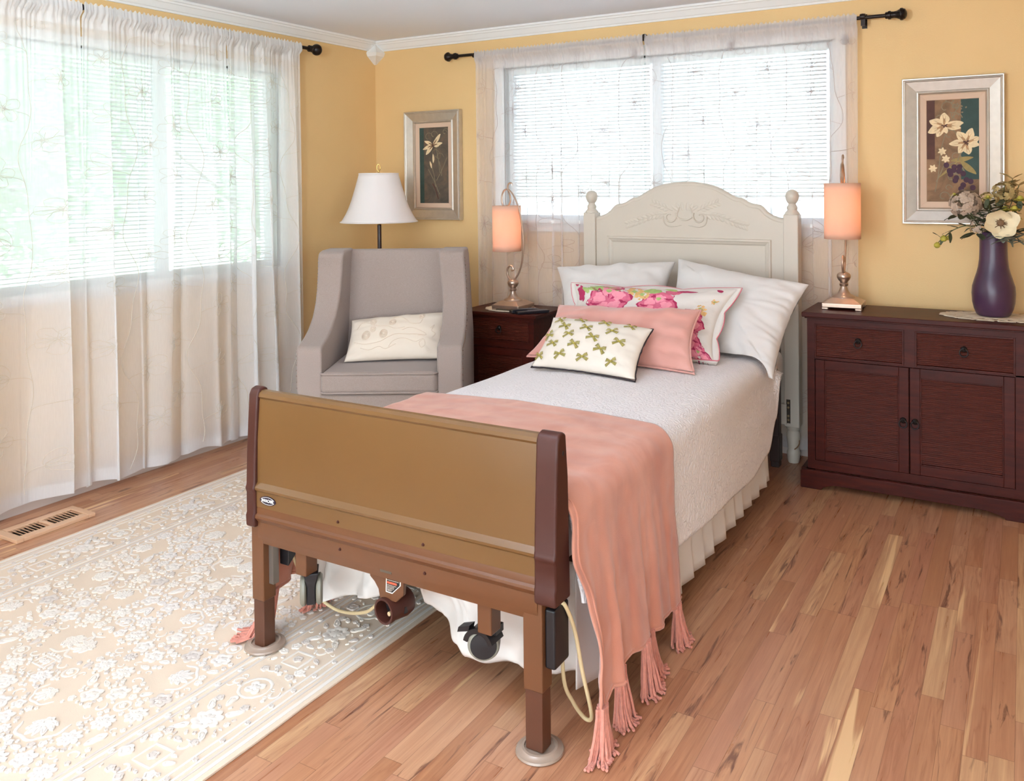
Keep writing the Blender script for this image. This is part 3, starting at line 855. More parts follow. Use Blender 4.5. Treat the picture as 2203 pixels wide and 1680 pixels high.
# ------------------------------------------------------------------ floor register
def register():
    M_V = mat('tan_enamel_register', (214, 172, 138), 0.4)
    t = thing('floor_register', 'tan slotted floor register under the left edge curtain', 'floor vent', (0.248, -2.40, 0))
    x0, x1, y0, y1 = 0.163, 0.333, -2.565, -2.235
    m = MB()
    m.box(x0, x1, y0, y0 + 0.030, 0, 0.016).box(x0, x1, y1 - 0.030, y1, 0, 0.016)
    m.box(x0, x0 + 0.040, y0 + 0.03, y1 - 0.03, 0, 0.016).box(x1 - 0.040, x1, y0 + 0.03, y1 - 0.03, 0, 0.016)
    m.box(x0 + 0.04, x1 - 0.04, -2.408, -2.392, 0, 0.0155)
    obj('frame', m, M_V, t, smooth=0, bevel=0.003)
    m = MB()
    for a, b in ((y0 + 0.03, -2.408), (-2.392, y1 - 0.03)):
        for i in range(8):
            y = lerp(a, b, (i + 0.5) / 8)
            m.add([(x0 + 0.04, y - 0.006, 0.0145), (x1 - 0.04, y - 0.006, 0.0145), (x1 - 0.04, y + 0.002, 0.004), (x0 + 0.04, y + 0.002, 0.004)], [(0, 1, 2, 3)])
    obj('louvre', m, M_V, t, smooth=0, solid=0.002)
    obj('duct', MB().box(x0 + 0.02, x1 - 0.02, y0 + 0.02, y1 - 0.02, 0.0005, 0.0015), mat('duct_black', (20, 14, 12), 0.9), t, smooth=0)
register()

# ------------------------------------------------------------------ the hospital bed
YF0, YB0 = -2.668, -2.612      # footboard faces
def bed():
    t = thing('hospital_bed', 'adjustable hospital bed with gold and brown panel footboard raised on tall legs', 'bed', (2.34, -1.45, 0))
    # gold panel: front profile (y, z) swells a little and ends in a rounded top and a moulded foot
    pr = [(YF0, 0.458), (YF0, 0.505), (YF0 - 0.006, 0.511), (YF0 - 0.007, 0.518), (YF0 - 0.001, 0.526), (YF0 + 0.004, 0.532), (YF0 + 0.007, 0.66), (YF0 + 0.016, 0.775), (YF0 + 0.018, 0.783),
          (YF0 + 0.013, 0.790), (YF0 + 0.016, 0.800), (YF0 + 0.025, 0.807), (YF0 + 0.038, 0.808), (YF0 + 0.048, 0.800), (YF0 + 0.050, 0.785), (YB0, 0.70), (YB0, 0.458)]
    fb = obj('footboard_panel', MB().prism(pr, 'x', 1.834, 2.820), M_BEDTAN, t, smooth=24)
    fb['label'] = 'gold footboard panel'
    lr = [(YF0 + 0.002, 0.458), (YF0, 0.452), (YF0, 0.438), (YF0 - 0.006, 0.433), (YF0 - 0.007, 0.426), (YF0 - 0.001, 0.417), (YF0 + 0.004, 0.411), (YF0 + 0.003, 0.372), (YF0 + 0.005, 0.366), (YF0 + 0.008, 0.345), (YB0, 0.345), (YB0, 0.458)]
    rail = obj('lower_rail', MB().prism(lr, 'x', 1.834, 2.820), M_BEDBROWN, t, smooth=24)
    for x, z in ((2.166, 0.473), (2.470, 0.469)):
        sm = MB().lathe([(0.0, 0.004), (0.003, 0.0036), (0.0048, 0.0), (0.0048, -0.002)], n=12, M=Matrix.Translation((x, YF0, z)) @ Matrix.Rotation(pi / 2, 4, 'X'))
        obj('screw', sm, M_BEDCAP, fb)
    for x, z in ((2.169, 0.394), (2.472, 0.391)):
        sm = MB().lathe([(0.0, 0.004), (0.003, 0.0036), (0.0048, 0.0), (0.0048, -0.002)], n=12, M=Matrix.Translation((x, YF0 + 0.003, z)) @ Matrix.Rotation(pi / 2, 4, 'X'))
        obj('screw', sm, M_BEDCAP, rail)
    for xa, xb in ((1.797, 1.836), (2.818, 2.881)):
        cp = [(YF0 - 0.010, 0.395), (YF0 - 0.012, 0.43), (YF0 - 0.008, 0.440), (YF0 - 0.008, 0.500), (YF0 - 0.013, 0.512), (YF0 - 0.008, 0.526), (YF0 - 0.004, 0.62), (YF0 + 0.004, 0.74),
              (YF0 + 0.008, 0.795), (YF0 + 0.016, 0.812), (YF0 + 0.036, 0.818), (YF0 + 0.052, 0.810), (YB0 + 0.006, 0.70), (YB0 + 0.010, 0.50), (YB0 + 0.012, 0.395)]
        obj('end_cap', MB().prism(cp, 'x', xa, xb), M_BEDCAP, t, smooth=50, bevel=0.007, bseg=3)
    cap = MB().sph((2.8815, YF0 + 0.034, 0.765), 0.005, (0.3, 1, 1.3), 10, 6)
    obj('cap_hole', cap, M_GROOVE, t)
    # oval maker's badge on the gold panel
    bx, bz, by = 1.885, 0.4835, YF0
    bd = MB().prism([(bx + 0.033 * cos(2 * pi * i / 40), bz + 0.0135 * sin(2 * pi * i / 40)) for i in range(40)], 'y', by - 0.0022, by + 0.004)
    b = obj('badge', bd, mat('badge_navy', (34, 20, 40), 0.3), fb, smooth=0); b['label'] = 'small dark oval badge with white lettering'
    rim = MB().tube([(bx + 0.0285 * cos(2 * pi * i / 40), by - 0.0024, bz + 0.0108 * sin(2 * pi * i / 40)) for i in range(2, 19)], 0.0006, 6)
    rim.tube([(bx + 0.0285 * cos(2 * pi * i / 40), by - 0.0024, bz + 0.0108 * sin(2 * pi * i / 40)) for i in range(22, 39)], 0.0006, 6)
    W_ = mat('badge_white', (228, 222, 214), 0.4)
    obj('badge_rim', rim, W_, b)
    fc = bpy.data.curves.new('txt', 'FONT'); fc.body = 'INVACARE'; fc.size = 0.0125; fc.align_x = 'CENTER'; fc.align_y = 'CENTER'; fc.extrude = 0.0004
    fo = bpy.data.objects.new('txt', fc); COL.objects.link(fo)
    fc.offset = 0.00028; fc.space_character = 0.95
    bpy.context.view_layer.update()
    tm = bpy.data.meshes.new_from_object(fo.evaluated_get(bpy.context.evaluated_depsgraph_get()))
    wd = max(v.co.x for v in tm.vertices) - min(v.co.x for v in tm.vertices); sx = 0.049 / wd
    lm = MB().add([(bx + v.co.x * sx, by - 0.0026 - v.co.z, bz + v.co.y) for v in tm.vertices], [tuple(p.vertices) for p in tm.polygons])
    bpy.data.objects.remove(fo); bpy.data.meshes.remove(tm)
    obj('badge_lettering', lm, W_, b, smooth=0)
    # legs at the foot, outer tube over an inner one
    for xa, xb in ((1.803, 1.853), (2.776, 2.832)):
        leg = obj('leg', MB().box(xa, xb, -2.662, -2.612, 0.165, 0.40), M_BEDBROWN, t, smooth=0, bevel=0.004)
        obj('inner_tube', MB().box(xa + 0.003, xb - 0.003, -2.659, -2.615, 0.014, 0.17), M_BEDTUBE, leg, smooth=0, bevel=0.003)
        obj('leg_pin', MB().box(xa + 0.020, xa + 0.034, -2.612, -2.604, 0.168, 0.186), mat('pin_steel', (170, 120, 90), 0.4, 0.6), leg, smooth=0)
    obj('leg_scale_plate', MB().box(1.8535, 1.872, -2.64, -2.618, 0.215, 0.345), mat('steel_scale', (140, 128, 118), 0.35, 0.7), t, smooth=0)
    obj('latch_box', MB().box(2.832, 2.862, -2.650, -2.575, 0.225, 0.375), M_BLACKP, t, smooth=0, bevel=0.006)
    obj('latch_box', MB().prism([(-2.60, 0.345), (-2.565, 0.345), (-2.565, 0.29), (-2.60, 0.26)], 'x', 1.856, 1.895), M_BLACKP, t, smooth=0, bevel=0.003)
    obj('tie_bar', MB().box(1.853, 2.776, -2.640, -2.622, 0.338, 0.352), M_BEDDARK, t, smooth=0)
    # caster posts hang clear of the floor
    def caster(xc, face):
        p = obj('caster_post', MB().box(xc - 0.022, xc + 0.022, -2.648, -2.600, 0.262 if face else 0.272, 0.36), M_BEDBROWN, t, smooth=0, bevel=0.004)
        if face:      # brake caster turned to show its disc
            wx, wy, wz, R = xc - 0.033, -2.600, 0.211, 0.043
            q = Matrix.Translation((wx, wy, wz)) @ Matrix.Rotation(radians(28), 4, 'Z') @ Matrix.Rotation(pi / 2, 4, 'X')
            w = obj('wheel', MB().lathe([(0.0, 0.020), (0.030, 0.020), (R - 0.003, 0.018), (R, 0.012), (R, -0.012), (R - 0.003, -0.018), (0.0, -0.018)], n=36, M=q), M_GREYP, p, smooth=40)
            obj('wheel_disc', MB().lathe([(0.0, 0.0235), (0.034, 0.0225), (0.036, 0.018), (0.0, 0.0)], n=32, M=q), M_BLACKP, p)
            f = MB()
            arc = [(wx + (R + 0.005) * cos(a), wz + (R + 0.005) * sin(a)) for a in [radians(20 + 150 * i / 14) for i in range(15)]]
            arc += [(wx + (R - 0.008) * cos(a), wz + (R - 0.008) * sin(a)) for a in [radians(170 - 150 * i / 14) for i in range(15)]]
            f.prism(arc, 'y', wy - 0.030, wy + 0.026)
            f.box(xc - 0.018, xc + 0.016, wy - 0.016, wy + 0.02, wz + R - 0.006, 0.268)
            f.prism([(wx - 0.066, wz + 0.026), (wx - 0.030, wz + 0.036), (wx - 0.026, wz + 0.052), (wx - 0.062, wz + 0.040)], 'y', wy - 0.03, wy - 0.004)
            obj('brake_fork', f, M_BLACKP, p, smooth=30)
        else:         # twin wheel caster seen edge on
            wx, wy, wz, R = xc, -2.605, 0.215, 0.045
            for d in (-0.023, 0.023):
                q = Matrix.Translation((wx, wy, wz)) @ Matrix.Rotation(radians(43), 4, 'Z') @ Matrix.Translation((d, 0, 0)) @ Matrix.Rotation(pi / 2, 4, 'Y')
                obj('wheel', MB().lathe([(0.0, 0.009), (R - 0.006, 0.009), (R, 0.004), (R, -0.004), (R - 0.006, -0.009), (0.0, -0.009)], n=32, M=q), M_GREYP, p, smooth=40)
            f = MB().prism([(wx - 0.022, 0.275), (wx + 0.022, 0.275), (wx + 0.012, 0.235), (wx + 0.013, 0.182), (wx - 0.013, 0.182), (wx - 0.012, 0.235)], 'y', wy - 0.035, wy + 0.035, Matrix.Translation((wx, wy, 0)) @ Matrix.Rotation(radians(43), 4, 'Z') @ Matrix.Translation((-wx, -wy, 0)))
            obj('fork', f, M_BLACKP, p, smooth=0, bevel=0.003)
    caster(1.995, False); caster(2.650, True)
    # gearbox bracket with its open coupling tube
    br = [(2.258, 0.352), (2.262, 0.330), (2.278, 0.318), (2.292, 0.300), (2.297, 0.276), (2.355, 0.276), (2.380, 0.300), (2.384, 0.352)]
    bk = obj('gear_bracket', MB().prism(br, 'y', -2.645, -2.632), M_BEDBROWN, t, smooth=0, bevel=0.002)
    q = Matrix.Translation((2.318, -2.655, 0.246)) @ Matrix.Rotation(radians(-6), 4, 'Z') @ Matrix.Rotation(radians(-90), 4, 'X')
    tb = obj('coupling_tube', MB().lathe([(0.030, 0.0), (0.036, 0.0), (0.037, 0.012), (0.035, 0.025), (0.037, 0.04), (0.041, 0.068), (0.037, 0.088), (0.0, 0.09), (0.0, 0.06), (0.029, 0.055), (0.030, 0.0)], n=32, M=q, cap=False), M_BEDCAP, bk, smooth=40)
    obj('tube_insert', MB().lathe([(0.0, 0.035), (0.028, 0.036), (0.028, 0.05), (0.0, 0.05)], n=24, M=q), M_BLACKP, bk)
    obj('drive_pin', MB().lathe([(0.0, 0.012), (0.006, 0.013), (0.006, 0.04)], c=(0.008, 0.010, 0), n=14, M=q), mat('pin_cream', (196, 168, 130), 0.4), bk)
    for dy in (0.046, 0.068): obj('tube_slot', MB().box(2.351, 2.362, -2.655 + dy - 0.006, -2.655 + dy + 0.006, 0.232, 0.250), M_GROOVE, bk, smooth=0)
    # warning sticker: white edge, black field, red bars and rows of small print
    lp = [(2.322, 0.348), (2.374, 0.343), (2.373, 0.326), (2.343, 0.298), (2.320, 0.299)]
    cxl = sum(p[0] for p in lp) / 5; czl = sum(p[1] for p in lp) / 5
    wl = obj('warning_label', MB().prism(lp, 'y', -2.6462, -2.645), mat('sticker_white', (235, 226, 216), 0.5), bk, smooth=0)
    inn = [(lerp(cxl, p[0], 0.88), lerp(czl, p[1], 0.88)) for p in lp]
    m = MB(); m.prism(inn, 'y', -2.6466, -2.646)
    m.cur = 1; m.box(2.3255, 2.346, -2.647, -2.6465, 0.3385, 0.3435).box(2.3255, 2.360, -2.647, -2.6465, 0.3245, 0.3305)
    m.cur = 2
    rr = random.Random(3)
    for z, xe in ((0.3415, 2.368), (0.3345, 2.367), (0.3205, 2.358), (0.3165, 2.352), (0.3125, 2.350), (0.3085, 2.345), (0.3050, 2.341)):
        x = 2.349 if z > 0.34 else 2.3255
        while x < xe:
            w = rr.uniform(0.002, 0.0045); m.box(x, min(xe, x + w), -2.647, -2.6465, z - 0.0007, z + 0.0007); x += w + 0.0012
    obj('label_print', m, [mat('sticker_black', (26, 20, 20), 0.5), mat('sticker_red', (206, 92, 62), 0.5), mat('sticker_print', (220, 206, 190), 0.5)], wl, smooth=0)
    obj('serial_plate', MB().box(2.316, 2.356, YF0 + 0.004, YF0 + 0.01, 0.362, 0.377), mat('plate_grey', (84, 72, 58), 0.4), rail, smooth=0)
    # deck, side rails and head end
    f = MB()
    f.box(1.93, 1.97, -2.59, -0.20, 0.36, 0.41).box(2.72, 2.76, -2.59, -0.20, 0.36, 0.41)
    for i in range(6): f.box(1.97, 2.72, -2.45 + i * 0.42, -2.41 + i * 0.42, 0.37, 0.40)
    f.box(1.94, 2.75, -2.50, -0.34, 0.412, 0.44)
    obj('frame', f, M_BEDDARK, t, smooth=0)
    for xa in (1.90, 2.762):
        obj('leg', MB().box(xa, xa + 0.042, -0.255, -0.205, 0.0, 0.60).box(xa - 0.004, xa + 0.046, -0.262, -0.20, 0.03, 0.16), M_BEDDARK, t, smooth=0, bevel=0.004)
    obj('head_end_panel', MB().box(1.905, 2.80, -0.250, -0.215, 0.30, 0.60), M_BEDDARK, t, smooth=0, bevel=0.004)
    obj('power_cord', MB().tube(catmull([(2.84, -2.60, 0.372), (2.866, -2.605, 0.372), (2.872, -2.565, 0.29), (2.882, -2.545, 0.18), (2.895, -2.525, 0.075), (2.885, -2.505, 0.032), (2.862, -2.50, 0.028), (2.838, -2.515, 0.07), (2.825, -2.54, 0.14), (2.82, -2.54, 0.30), (2.80, -2.50, 0.38)], 10), 0.0052, 10), M_CREAMP, t)
    obj('power_cord', MB().tube(catmull([(1.90, -2.45, 0.40), (1.835, -2.53, 0.33), (1.838, -2.515, 0.22), (1.870, -2.47, 0.12), (1.92, -2.45, 0.075), (1.99, -2.45, 0.072), (2.10, -2.48, 0.115), (2.20, -2.52, 0.19), (2.30, -2.54, 0.23)], 10), 0.0052, 10), M_CREAMP, t)
    return t
bed()
for x, y, z, lab in ((1.823, -2.632, 0.0115, 'clear round floor cup under the bed leg standing on the rug'), (2.806, -2.634, 0.0, 'clear round floor cup under the bed leg on bare wood')):
    k = MB().lathe([(0.0, 0.0), (0.058, 0.0), (0.062, 0.004), (0.060, 0.009), (0.050, 0.012), (0.046, 0.016), (0.040, 0.017), (0.0385, 0.0125), (0.0, 0.0125)], c=(x, y, z), n=40)
    o = obj('caster_cup', k, mat('smoky_clear_plastic', (150, 128, 112), 0.25, spec=0.5), base=(x, y, z)); tag(o, lab, 'floor cup', 'floor cups under the bed legs')

m = MB(); 
o = obj('mattress', MB().box(1.885, 2.845, -2.575, -0.30, 0.442, 0.605), mat('mattress_ticking', (226, 222, 222), 0.8), base=(2.36, -1.43, 0.442), bevel=0.04, bseg=4)
tag(o, 'white mattress hidden under the quilted coverlet', 'mattress')

# ------------------------------------------------------------------ bedding
def sect(s, zl, zr, off=0.0, xl=1.872, xr=2.864, zt=0.622, flare=0.03):
    """cross-section over the bed: s 0..1 from the left hem over the top to the right hem"""
    R = 0.075
    xl -= off; xr += off; zt += off
    if s < 0.30:
        q = s / 0.30; z = lerp(zl, zt - R, q); return V((xl - flare * (1 - q), 0, z)), V((-1, 0, 0))
    if s < 0.37:
        a = (s - 0.30) / 0.07 * pi / 2; return V((xl + R - R * cos(a), 0, zt - R + R * sin(a))), V((-cos(a), 0, sin(a)))
    if s <= 0.63:
        q = (s - 0.37) / 0.26; x = lerp(xl + R, xr - R, q); return V((x, 0, zt + 0.016 * sin(pi * q))), V((0, 0, 1))
    if s < 0.70:
        a = (s - 0.63) / 0.07 * pi / 2; return V((xr - R + R * sin(a), 0, zt - R + R * cos(a))), V((sin(a), 0, cos(a)))
    q = (s - 0.70) / 0.30; z = lerp(zt - R, zr, q); return V((xr + flare * q, 0, z)), V((1, 0, 0))
def zr_cover(y):
    return interp(y, [-2.60, -2.45, -2.0, -1.40, -1.05, -0.80, -0.66, -0.56], [0.37, 0.33, 0.252, 0.222, 0.205, 0.245, 0.36, 0.535])
def coverlet():
    def S(s, t):
        y = lerp(-2.560, -0.52, t)
        z = zr_cover(y)
        p, n = sect(s, z, z)
        w = 0.006 * nz(s * 9, y * 2.2, 3.0) + 0.010 * max(0, abs(s - 0.5) - 0.2) * 3 * nz(s * 4, y * 3.1, 7.0)
        p = p + n * w; p.y = y + 0.01 * nz(s * 6, 2.0)
        return p
    o = obj('coverlet', MB().grid(S, 110, 120), M_QUILT, base=(2.36, -1.5, 0.45), smooth=180, solid=0.007)
    tag(o, 'white quilted coverlet with curved hem draped over the bed', 'bed cover')
coverlet()

def throw():
    Y0, Y1 = -2.600, -1.925
    t = thing('throw_blanket', 'pink plush throw with tassels draped across the bed foot', 'blanket', (2.36, -2.25, 0.0))
    def hem(t_, side):
        if side > 0: return interp(t_, [0, 0.12, 0.3, 0.6, 1.0], [0.105, 0.125, 0.150, 0.128, 0.112])
        return interp(t_, [0, 0.2, 1.0], [0.150, 0.165, 0.17])
    def S(s, t_):
        y = lerp(Y0, Y1, t_)
        p, n = sect(s, hem(t_, -1), hem(t_, 1), off=0.026, flare=lerp(0.045, 0.022, t_))
        d = max(0.0, abs(s - 0.5) - 0.20) / 0.30        # 0 on top, 1 at the hem
        side = 1 if s > 0.5 else -1
        # soft vertical folds on the hanging sides, fanning out of the front corner
        k = t_ * 11 + 0.9 * nz(t_ * 3, side * 3.0) + 1.2 * d * (1 - t_)
        fold = 0.020 * d * sin(k * 2 * pi * 0.42) * (0.4 + 0.6 * d) + 0.005 * d * sin(k * 2 * pi * 1.05 + 1)
        top = 0.004 * nz(s * 12, y * 7, 1.0) + 0.003 * nz(s * 30, y * 20, 2.0)
        p = p + n * (max(fold * lerp(1.0, 0.45, t_), -0.003) + 0.010 * d + top)
        y += 0.03 * d * (0.5 - t_) * 0.5 - 0.012 * d * sin(k * 2)
        if side > 0: y += (1 - t_) ** 3 * interp(p.z, [0.1, 0.25, 0.37, 0.50, 0.58], [0.030, 0.050, 0.028, -0.022, 0.0])
        p.y = y
        return p
    obj('cloth', MB().grid(S, 130, 90), M_PINK, t, smooth=180, solid=0.006)
    # sewn edge band
    for tt in (0.03,):
        e = MB().tube([S(s / 120, tt) + sect(s / 120, 0.2, 0.2)[1] * 0.0045 for s in range(121)], 0.0028, 6); obj('seam', e, M_PINK, t)
    for side, s in ((1, 1.0), (-1, 0.0)):
        e = MB().tube([S(s, q / 60) for q in range(61)], 0.006, 8); obj('hem', e, M_PINK, t)
    r = random.Random(9)
    def tassel(p, d, n, spread, length, floor_z):
        m = MB(); n = int(n * 1.5)
        for i in range(n):
            a = r.uniform(0, 6.28); q = r.random() ** 0.5
            off = V((cos(a) * q * spread * 0.4, sin(a) * q * spread * 0.75, 0)); L = length * r.uniform(0.85, 1.1)
            pts = [p + off * 0.55 + V((0, 0, 0.006))]; steps = 9
            e = p + off * 1.15 + V(d)
            for k in range(1, steps + 1):
                u = k / steps
                c = p.lerp(e, u ** 1.3) + off * 0.5; z = p.z - L * u
                over = max(0.0, floor_z + 0.004 + 0.012 * r.random() * 0.4 - z)
                z = z + over
                c = c + V((nz(i * 3.3, u * 3, 1.0), nz(i * 5.1, u * 3, 2.0), 0)) * 0.009 * u + (V(d) + off * 1.2) * over * 1.6
                pts.append(V((c.x, c.y, z)))
            m.tube(pts, 0.0040, 6)
        return obj('tassel', m, M_TASSEL, t, smooth=60)
    for tt, n, sp, L, dx, dy in ((0.02, 46, 0.055, 0.150, 0.012, -0.030), (0.24, 32, 0.046, 0.185, 0.018, 0.0), (0.45, 32, 0.048, 0.185, 0.020, 0.0), (0.62, 30, 0.042, 0.175, 0.022, 0.01), (0.92, 34, 0.050, 0.145, 0.020, 0.0)):
        p = S(1.0, tt); tassel(p, (dx, dy, 0), n, sp, L, 0.0)
    for tt, n, sp, L, dx, dy in ((0.03, 40, 0.055, 0.20, -0.065, -0.03), (0.34, 34, 0.055, 0.20, -0.02, 0.0), (0.66, 30, 0.05, 0.19, -0.02, 0.0), (0.95, 30, 0.05, 0.19, -0.02, 0.0)):
        p = S(0.0, tt); tassel(p, (dx, dy, 0), n, sp, L, 0.012)
throw()

def bed_skirt():
    t = thing('bed_skirt', 'white pleated bed skirt hanging below the coverlet', 'bed skirt', (2.36, -1.4, 0.0))
    M_S = mat('white_skirt_cotton', (218, 209, 202), 0.85, bump=0.15, bscale=40, bdist=0.003)
    for side in (-1, 1):
        x0 = 2.842 if side > 0 else 1.90
        def S(u, v):
            y = lerp(-2.50, -0.66, u); z = lerp(0.405, interp(u, [0, 0.08, 0.2, 0.45, 1], [0.10, 0.085, 0.055, 0.058, 0.075]) + 0.008 * nz(u * 20, 4.0), v)
            k = u * 15.5 + 0.35 * nz(u * 8, 2.0); fr = k - ffloor(k)
            saw = (fr / 0.8 if fr < 0.8 else (1 - fr) / 0.2)       # knife pleats
            a = lerp(0.006, 0.030, v)
            return V((x0 + side * (a * (saw - 0.4) + 0.014 * v + 0.004 * nz(u * 30, v * 2, 5.0)), y + 0.018 * v * (saw - 0.5), z))
        obj('side_panel', MB().grid(S, 330, 12), M_S, t, smooth=50, solid=0.002)
    def foot(xa, xb, xs, zs, seed):
        def S(u, v):
            x = lerp(xa, xb, u); zb = interp(x, xs, zs); z = lerp(0.41, zb, v)
            f = 0.026 * v * sin(u * 15 + seed + 2 * v) + 0.034 * nz(u * 3.2 + v * 1.5, v * 2.2, seed) + 0.020 * abs(nz(u * 7 - v * 3, v * 4, seed + 3))
            return V((x + 0.012 * nz(u * 4, v * 3, seed + 1), -2.465 + f, z))
        return MB().grid(S, 90, 40)
    obj('foot_panel', foot(1.885, 2.285, [1.885, 2.0, 2.13, 2.22, 2.285], [0.105, 0.13, 0.165, 0.20, 0.26], 1.0), M_S, t, smooth=180, solid=0.002)
    obj('foot_panel', foot(2.282, 2.845, [2.282, 2.305, 2.34, 2.46, 2.49, 2.54, 2.70, 2.845], [0.26, 0.175, 0.155, 0.118, 0.085, 0.060, 0.085, 0.105], 4.0), M_S, t, smooth=180, solid=0.002)
bed_skirt()

# ------------------------------------------------------------------ headboard
def headboard():
    t = thing('headboard', 'cream arched wooden headboard with ball finial posts and carved spray', 'headboard', (2.278, -0.13, 0))
    xc = 2.278; yf, yb = -0.148, -0.118
    half = [(0.0, 1.416), (0.06, 1.414), (0.12, 1.405), (0.17, 1.390), (0.215, 1.368), (0.25, 1.347), (0.272, 1.335), (0.288, 1.331), (0.302, 1.331), (0.315, 1.325),
            (0.340, 1.309), (0.365, 1.300), (0.390, 1.296), (0.402, 1.294), (0.412, 1.287), (0.435, 1.262), (0.465, 1.242), (0.500, 1.229), (0.535, 1.223)]
    top = [(xc - d, z) for d, z in half[::-1]] + [(xc + d, z) for d, z in half[1:]]
    panel = obj('panel', MB().prism([(xc - 0.535, 0.42)] + top + [(xc + 0.535, 0.42)], 'y', yf, yb), M_HEADB, t, smooth=30)
    obj('top_moulding', MB().tube([(x, (yf + yb) / 2, z) for x, z in top], 0.017, 10), M_HEADB, t, smooth=60)
    # raised rectangular frame on the face
    fm = MB()
    fx0, fx1, fz1 = 1.815, 2.745, 1.132
    prof = [(0.0, 0.0), (0.004, 0.009), (0.012, 0.011), (0.018, 0.007), (0.026, 0.005), (0.034, 0.0)]
    for i in range(len(prof) - 1):
        (d0, h0), (d1, h1) = prof[i], prof[i + 1]
        fm.add([(fx0 + d0, yf - h0, fz1 - d0), (fx1 - d0, yf - h0, fz1 - d0), (fx1 - d1, yf - h1, fz1 - d1), (fx0 + d1, yf - h1, fz1 - d1)], [(0, 1, 2, 3)])
        fm.add([(fx0 + d0, yf - h0, fz1 - d0), (fx0 + d1, yf - h1, fz1 - d1), (fx0 + d1, yf - h1, 0.5), (fx0 + d0, yf - h0, 0.5)], [(0, 1, 2, 3)])
        fm.add([(fx1 - d0, yf - h0, fz1 - d0), (fx1 - d1, yf - h1, fz1 - d1), (fx1 - d1, yf - h1, 0.5), (fx1 - d0, yf - h0, 0.5)], [(0, 1, 2, 3)])
    obj('frame_moulding', fm, M_HEADB, panel, smooth=60)
    # carved spray
    cm = MB(); zc = 1.245
    def leafc(x, z, L, W, a):
        ca, sa = cos(a), sin(a); vs = [(x, yf - 0.0005, z)]; 
        ring = []
        for i in range(14):
            q = 2 * pi * i / 14; u = (1 - cos(q)) / 2 * L; w = sin(q) * W
            ring.append((x + ca * u - sa * w, yf - 0.0005, z + sa * u + ca * w))
        mid = (x + ca * L * 0.5, yf - 0.006, z + sa * L * 0.5)
        cm.add(ring + [mid], [(i, (i + 1) % 14, 14) for i in range(14)])
    for s in (-1, 1):
        cm.tube([(xc + s * (0.085 - 0.05 * q / 14 * 0 + (0.040 * (1 - q / 18)) * cos(q * 0.42 + 2.6)), yf - 0.002, zc + 0.0 + 0.040 * (1 - q / 18) * sin(q * 0.42 + 2.6)) for q in range(15)], [0.006 - 0.0002 * q for q in range(15)], 6)
        cm.tube(catmull([(xc + s * 0.03, yf - 0.002, zc + 0.05), (xc + s * 0.045, yf - 0.002, zc + 0.005), (xc + s * 0.02, yf - 0.002, zc - 0.015), (xc, yf - 0.002, zc - 0.018)], 6), 0.005, 6)
        cm.tube(catmull([(xc + s * 0.125, yf - 0.002, zc + 0.0), (xc + s * 0.115, yf - 0.002, zc - 0.04), (xc + s * 0.08, yf - 0.002, zc - 0.055), (xc + s * 0.02, yf - 0.001, zc - 0.048)], 6), [0.006 - 0.00022 * i for i in range(19)], 6)
        st = catmull([(xc + s * 0.10, yf, zc + 0.015), (xc + s * 0.18, yf, zc + 0.004), (xc + s * 0.27, yf, zc - 0.028), (xc + s * 0.33, yf, zc - 0.045)], 7)
        cm.tube(st, 0.0035, 6)
        for i in range(2, len(st) - 1, 2):
            for w in (-1, 1):
                a = (0.0 if s > 0 else pi) + s * (-0.3) + w * 0.55
                leafc(st[i].x, st[i].z, 0.036, 0.009, a)
        st = catmull([(xc + s * 0.07, yf, zc + 0.03), (xc + s * 0.13, yf, zc + 0.055), (xc + s * 0.19, yf, zc + 0.075)], 6)
        cm.tube(st, 0.003, 6)
        for i in range(2, len(st) - 1, 2):
            for w in (-1, 1): leafc(st[i].x, st[i].z, 0.034, 0.008, (0.0 if s > 0 else pi) + s * 0.4 + w * 0.6)
        for i in range(3): leafc(xc + s * 0.012 * (i + 1), zc + 0.03, 0.05, 0.009, pi / 2 - s * 0.4 * (i + 0.3))
    obj('carving', cm, M_HEADB, panel, smooth=50)
    for s in (-1, 1):
        px = 1.710 if s < 0 else 2.846
        p = MB().box(px - 0.038, px + 0.038, -0.166, -0.092, 0.185, 1.262)
        post = obj('post', p, M_HEADB, t, smooth=0, bevel=0.006)
        fl = MB().lathe([(0.0, 1.258), (0.036, 1.258), (0.038, 1.264), (0.034, 1.272), (0.028, 1.278), (0.024, 1.284), (0.027, 1.292), (0.026, 1.300), (0.020, 1.308), (0.018, 1.316), (0.024, 1.322),
                         (0.0315, 1.336), (0.0345, 1.352), (0.0315, 1.368), (0.0225, 1.380), (0.010, 1.386), (0.0, 1.387)], c=(px, -0.129, 0), n=28)
        obj('finial', fl, M_HEADB, post, smooth=50)
        ft = MB().lathe([(0.0, 0.0), (0.026, 0.0), (0.030, 0.010), (0.032, 0.040), (0.034, 0.052), (0.030, 0.058), (0.027, 0.075), (0.033, 0.115), (0.035, 0.140), (0.030, 0.158), (0.026, 0.164), (0.034, 0.172), (0.034, 0.186), (0.0, 0.186)], c=(px, -0.129, 0), n=28)
        foot = obj('foot', ft, M_HEADB, post, smooth=50)
        wire = MB().tube([(px + 0.0345 * cos(1.2 - 0.28 * i), -0.129 - 0.0345 * sin(1.2 + 0.28 * i), 0.075 + 0.007 * i) for i in range(10)], 0.003, 6)
        obj('foot_streak', wire, mat('brown_wear', (140, 104, 74), 0.6), foot)
        pl = MB().box(px - 0.026, px - 0.006, -0.168, -0.165, 0.205, 0.325); obj('slot_plate', pl, mat('aged_steel', (70, 58, 48), 0.5, 0.4), post, smooth=0)
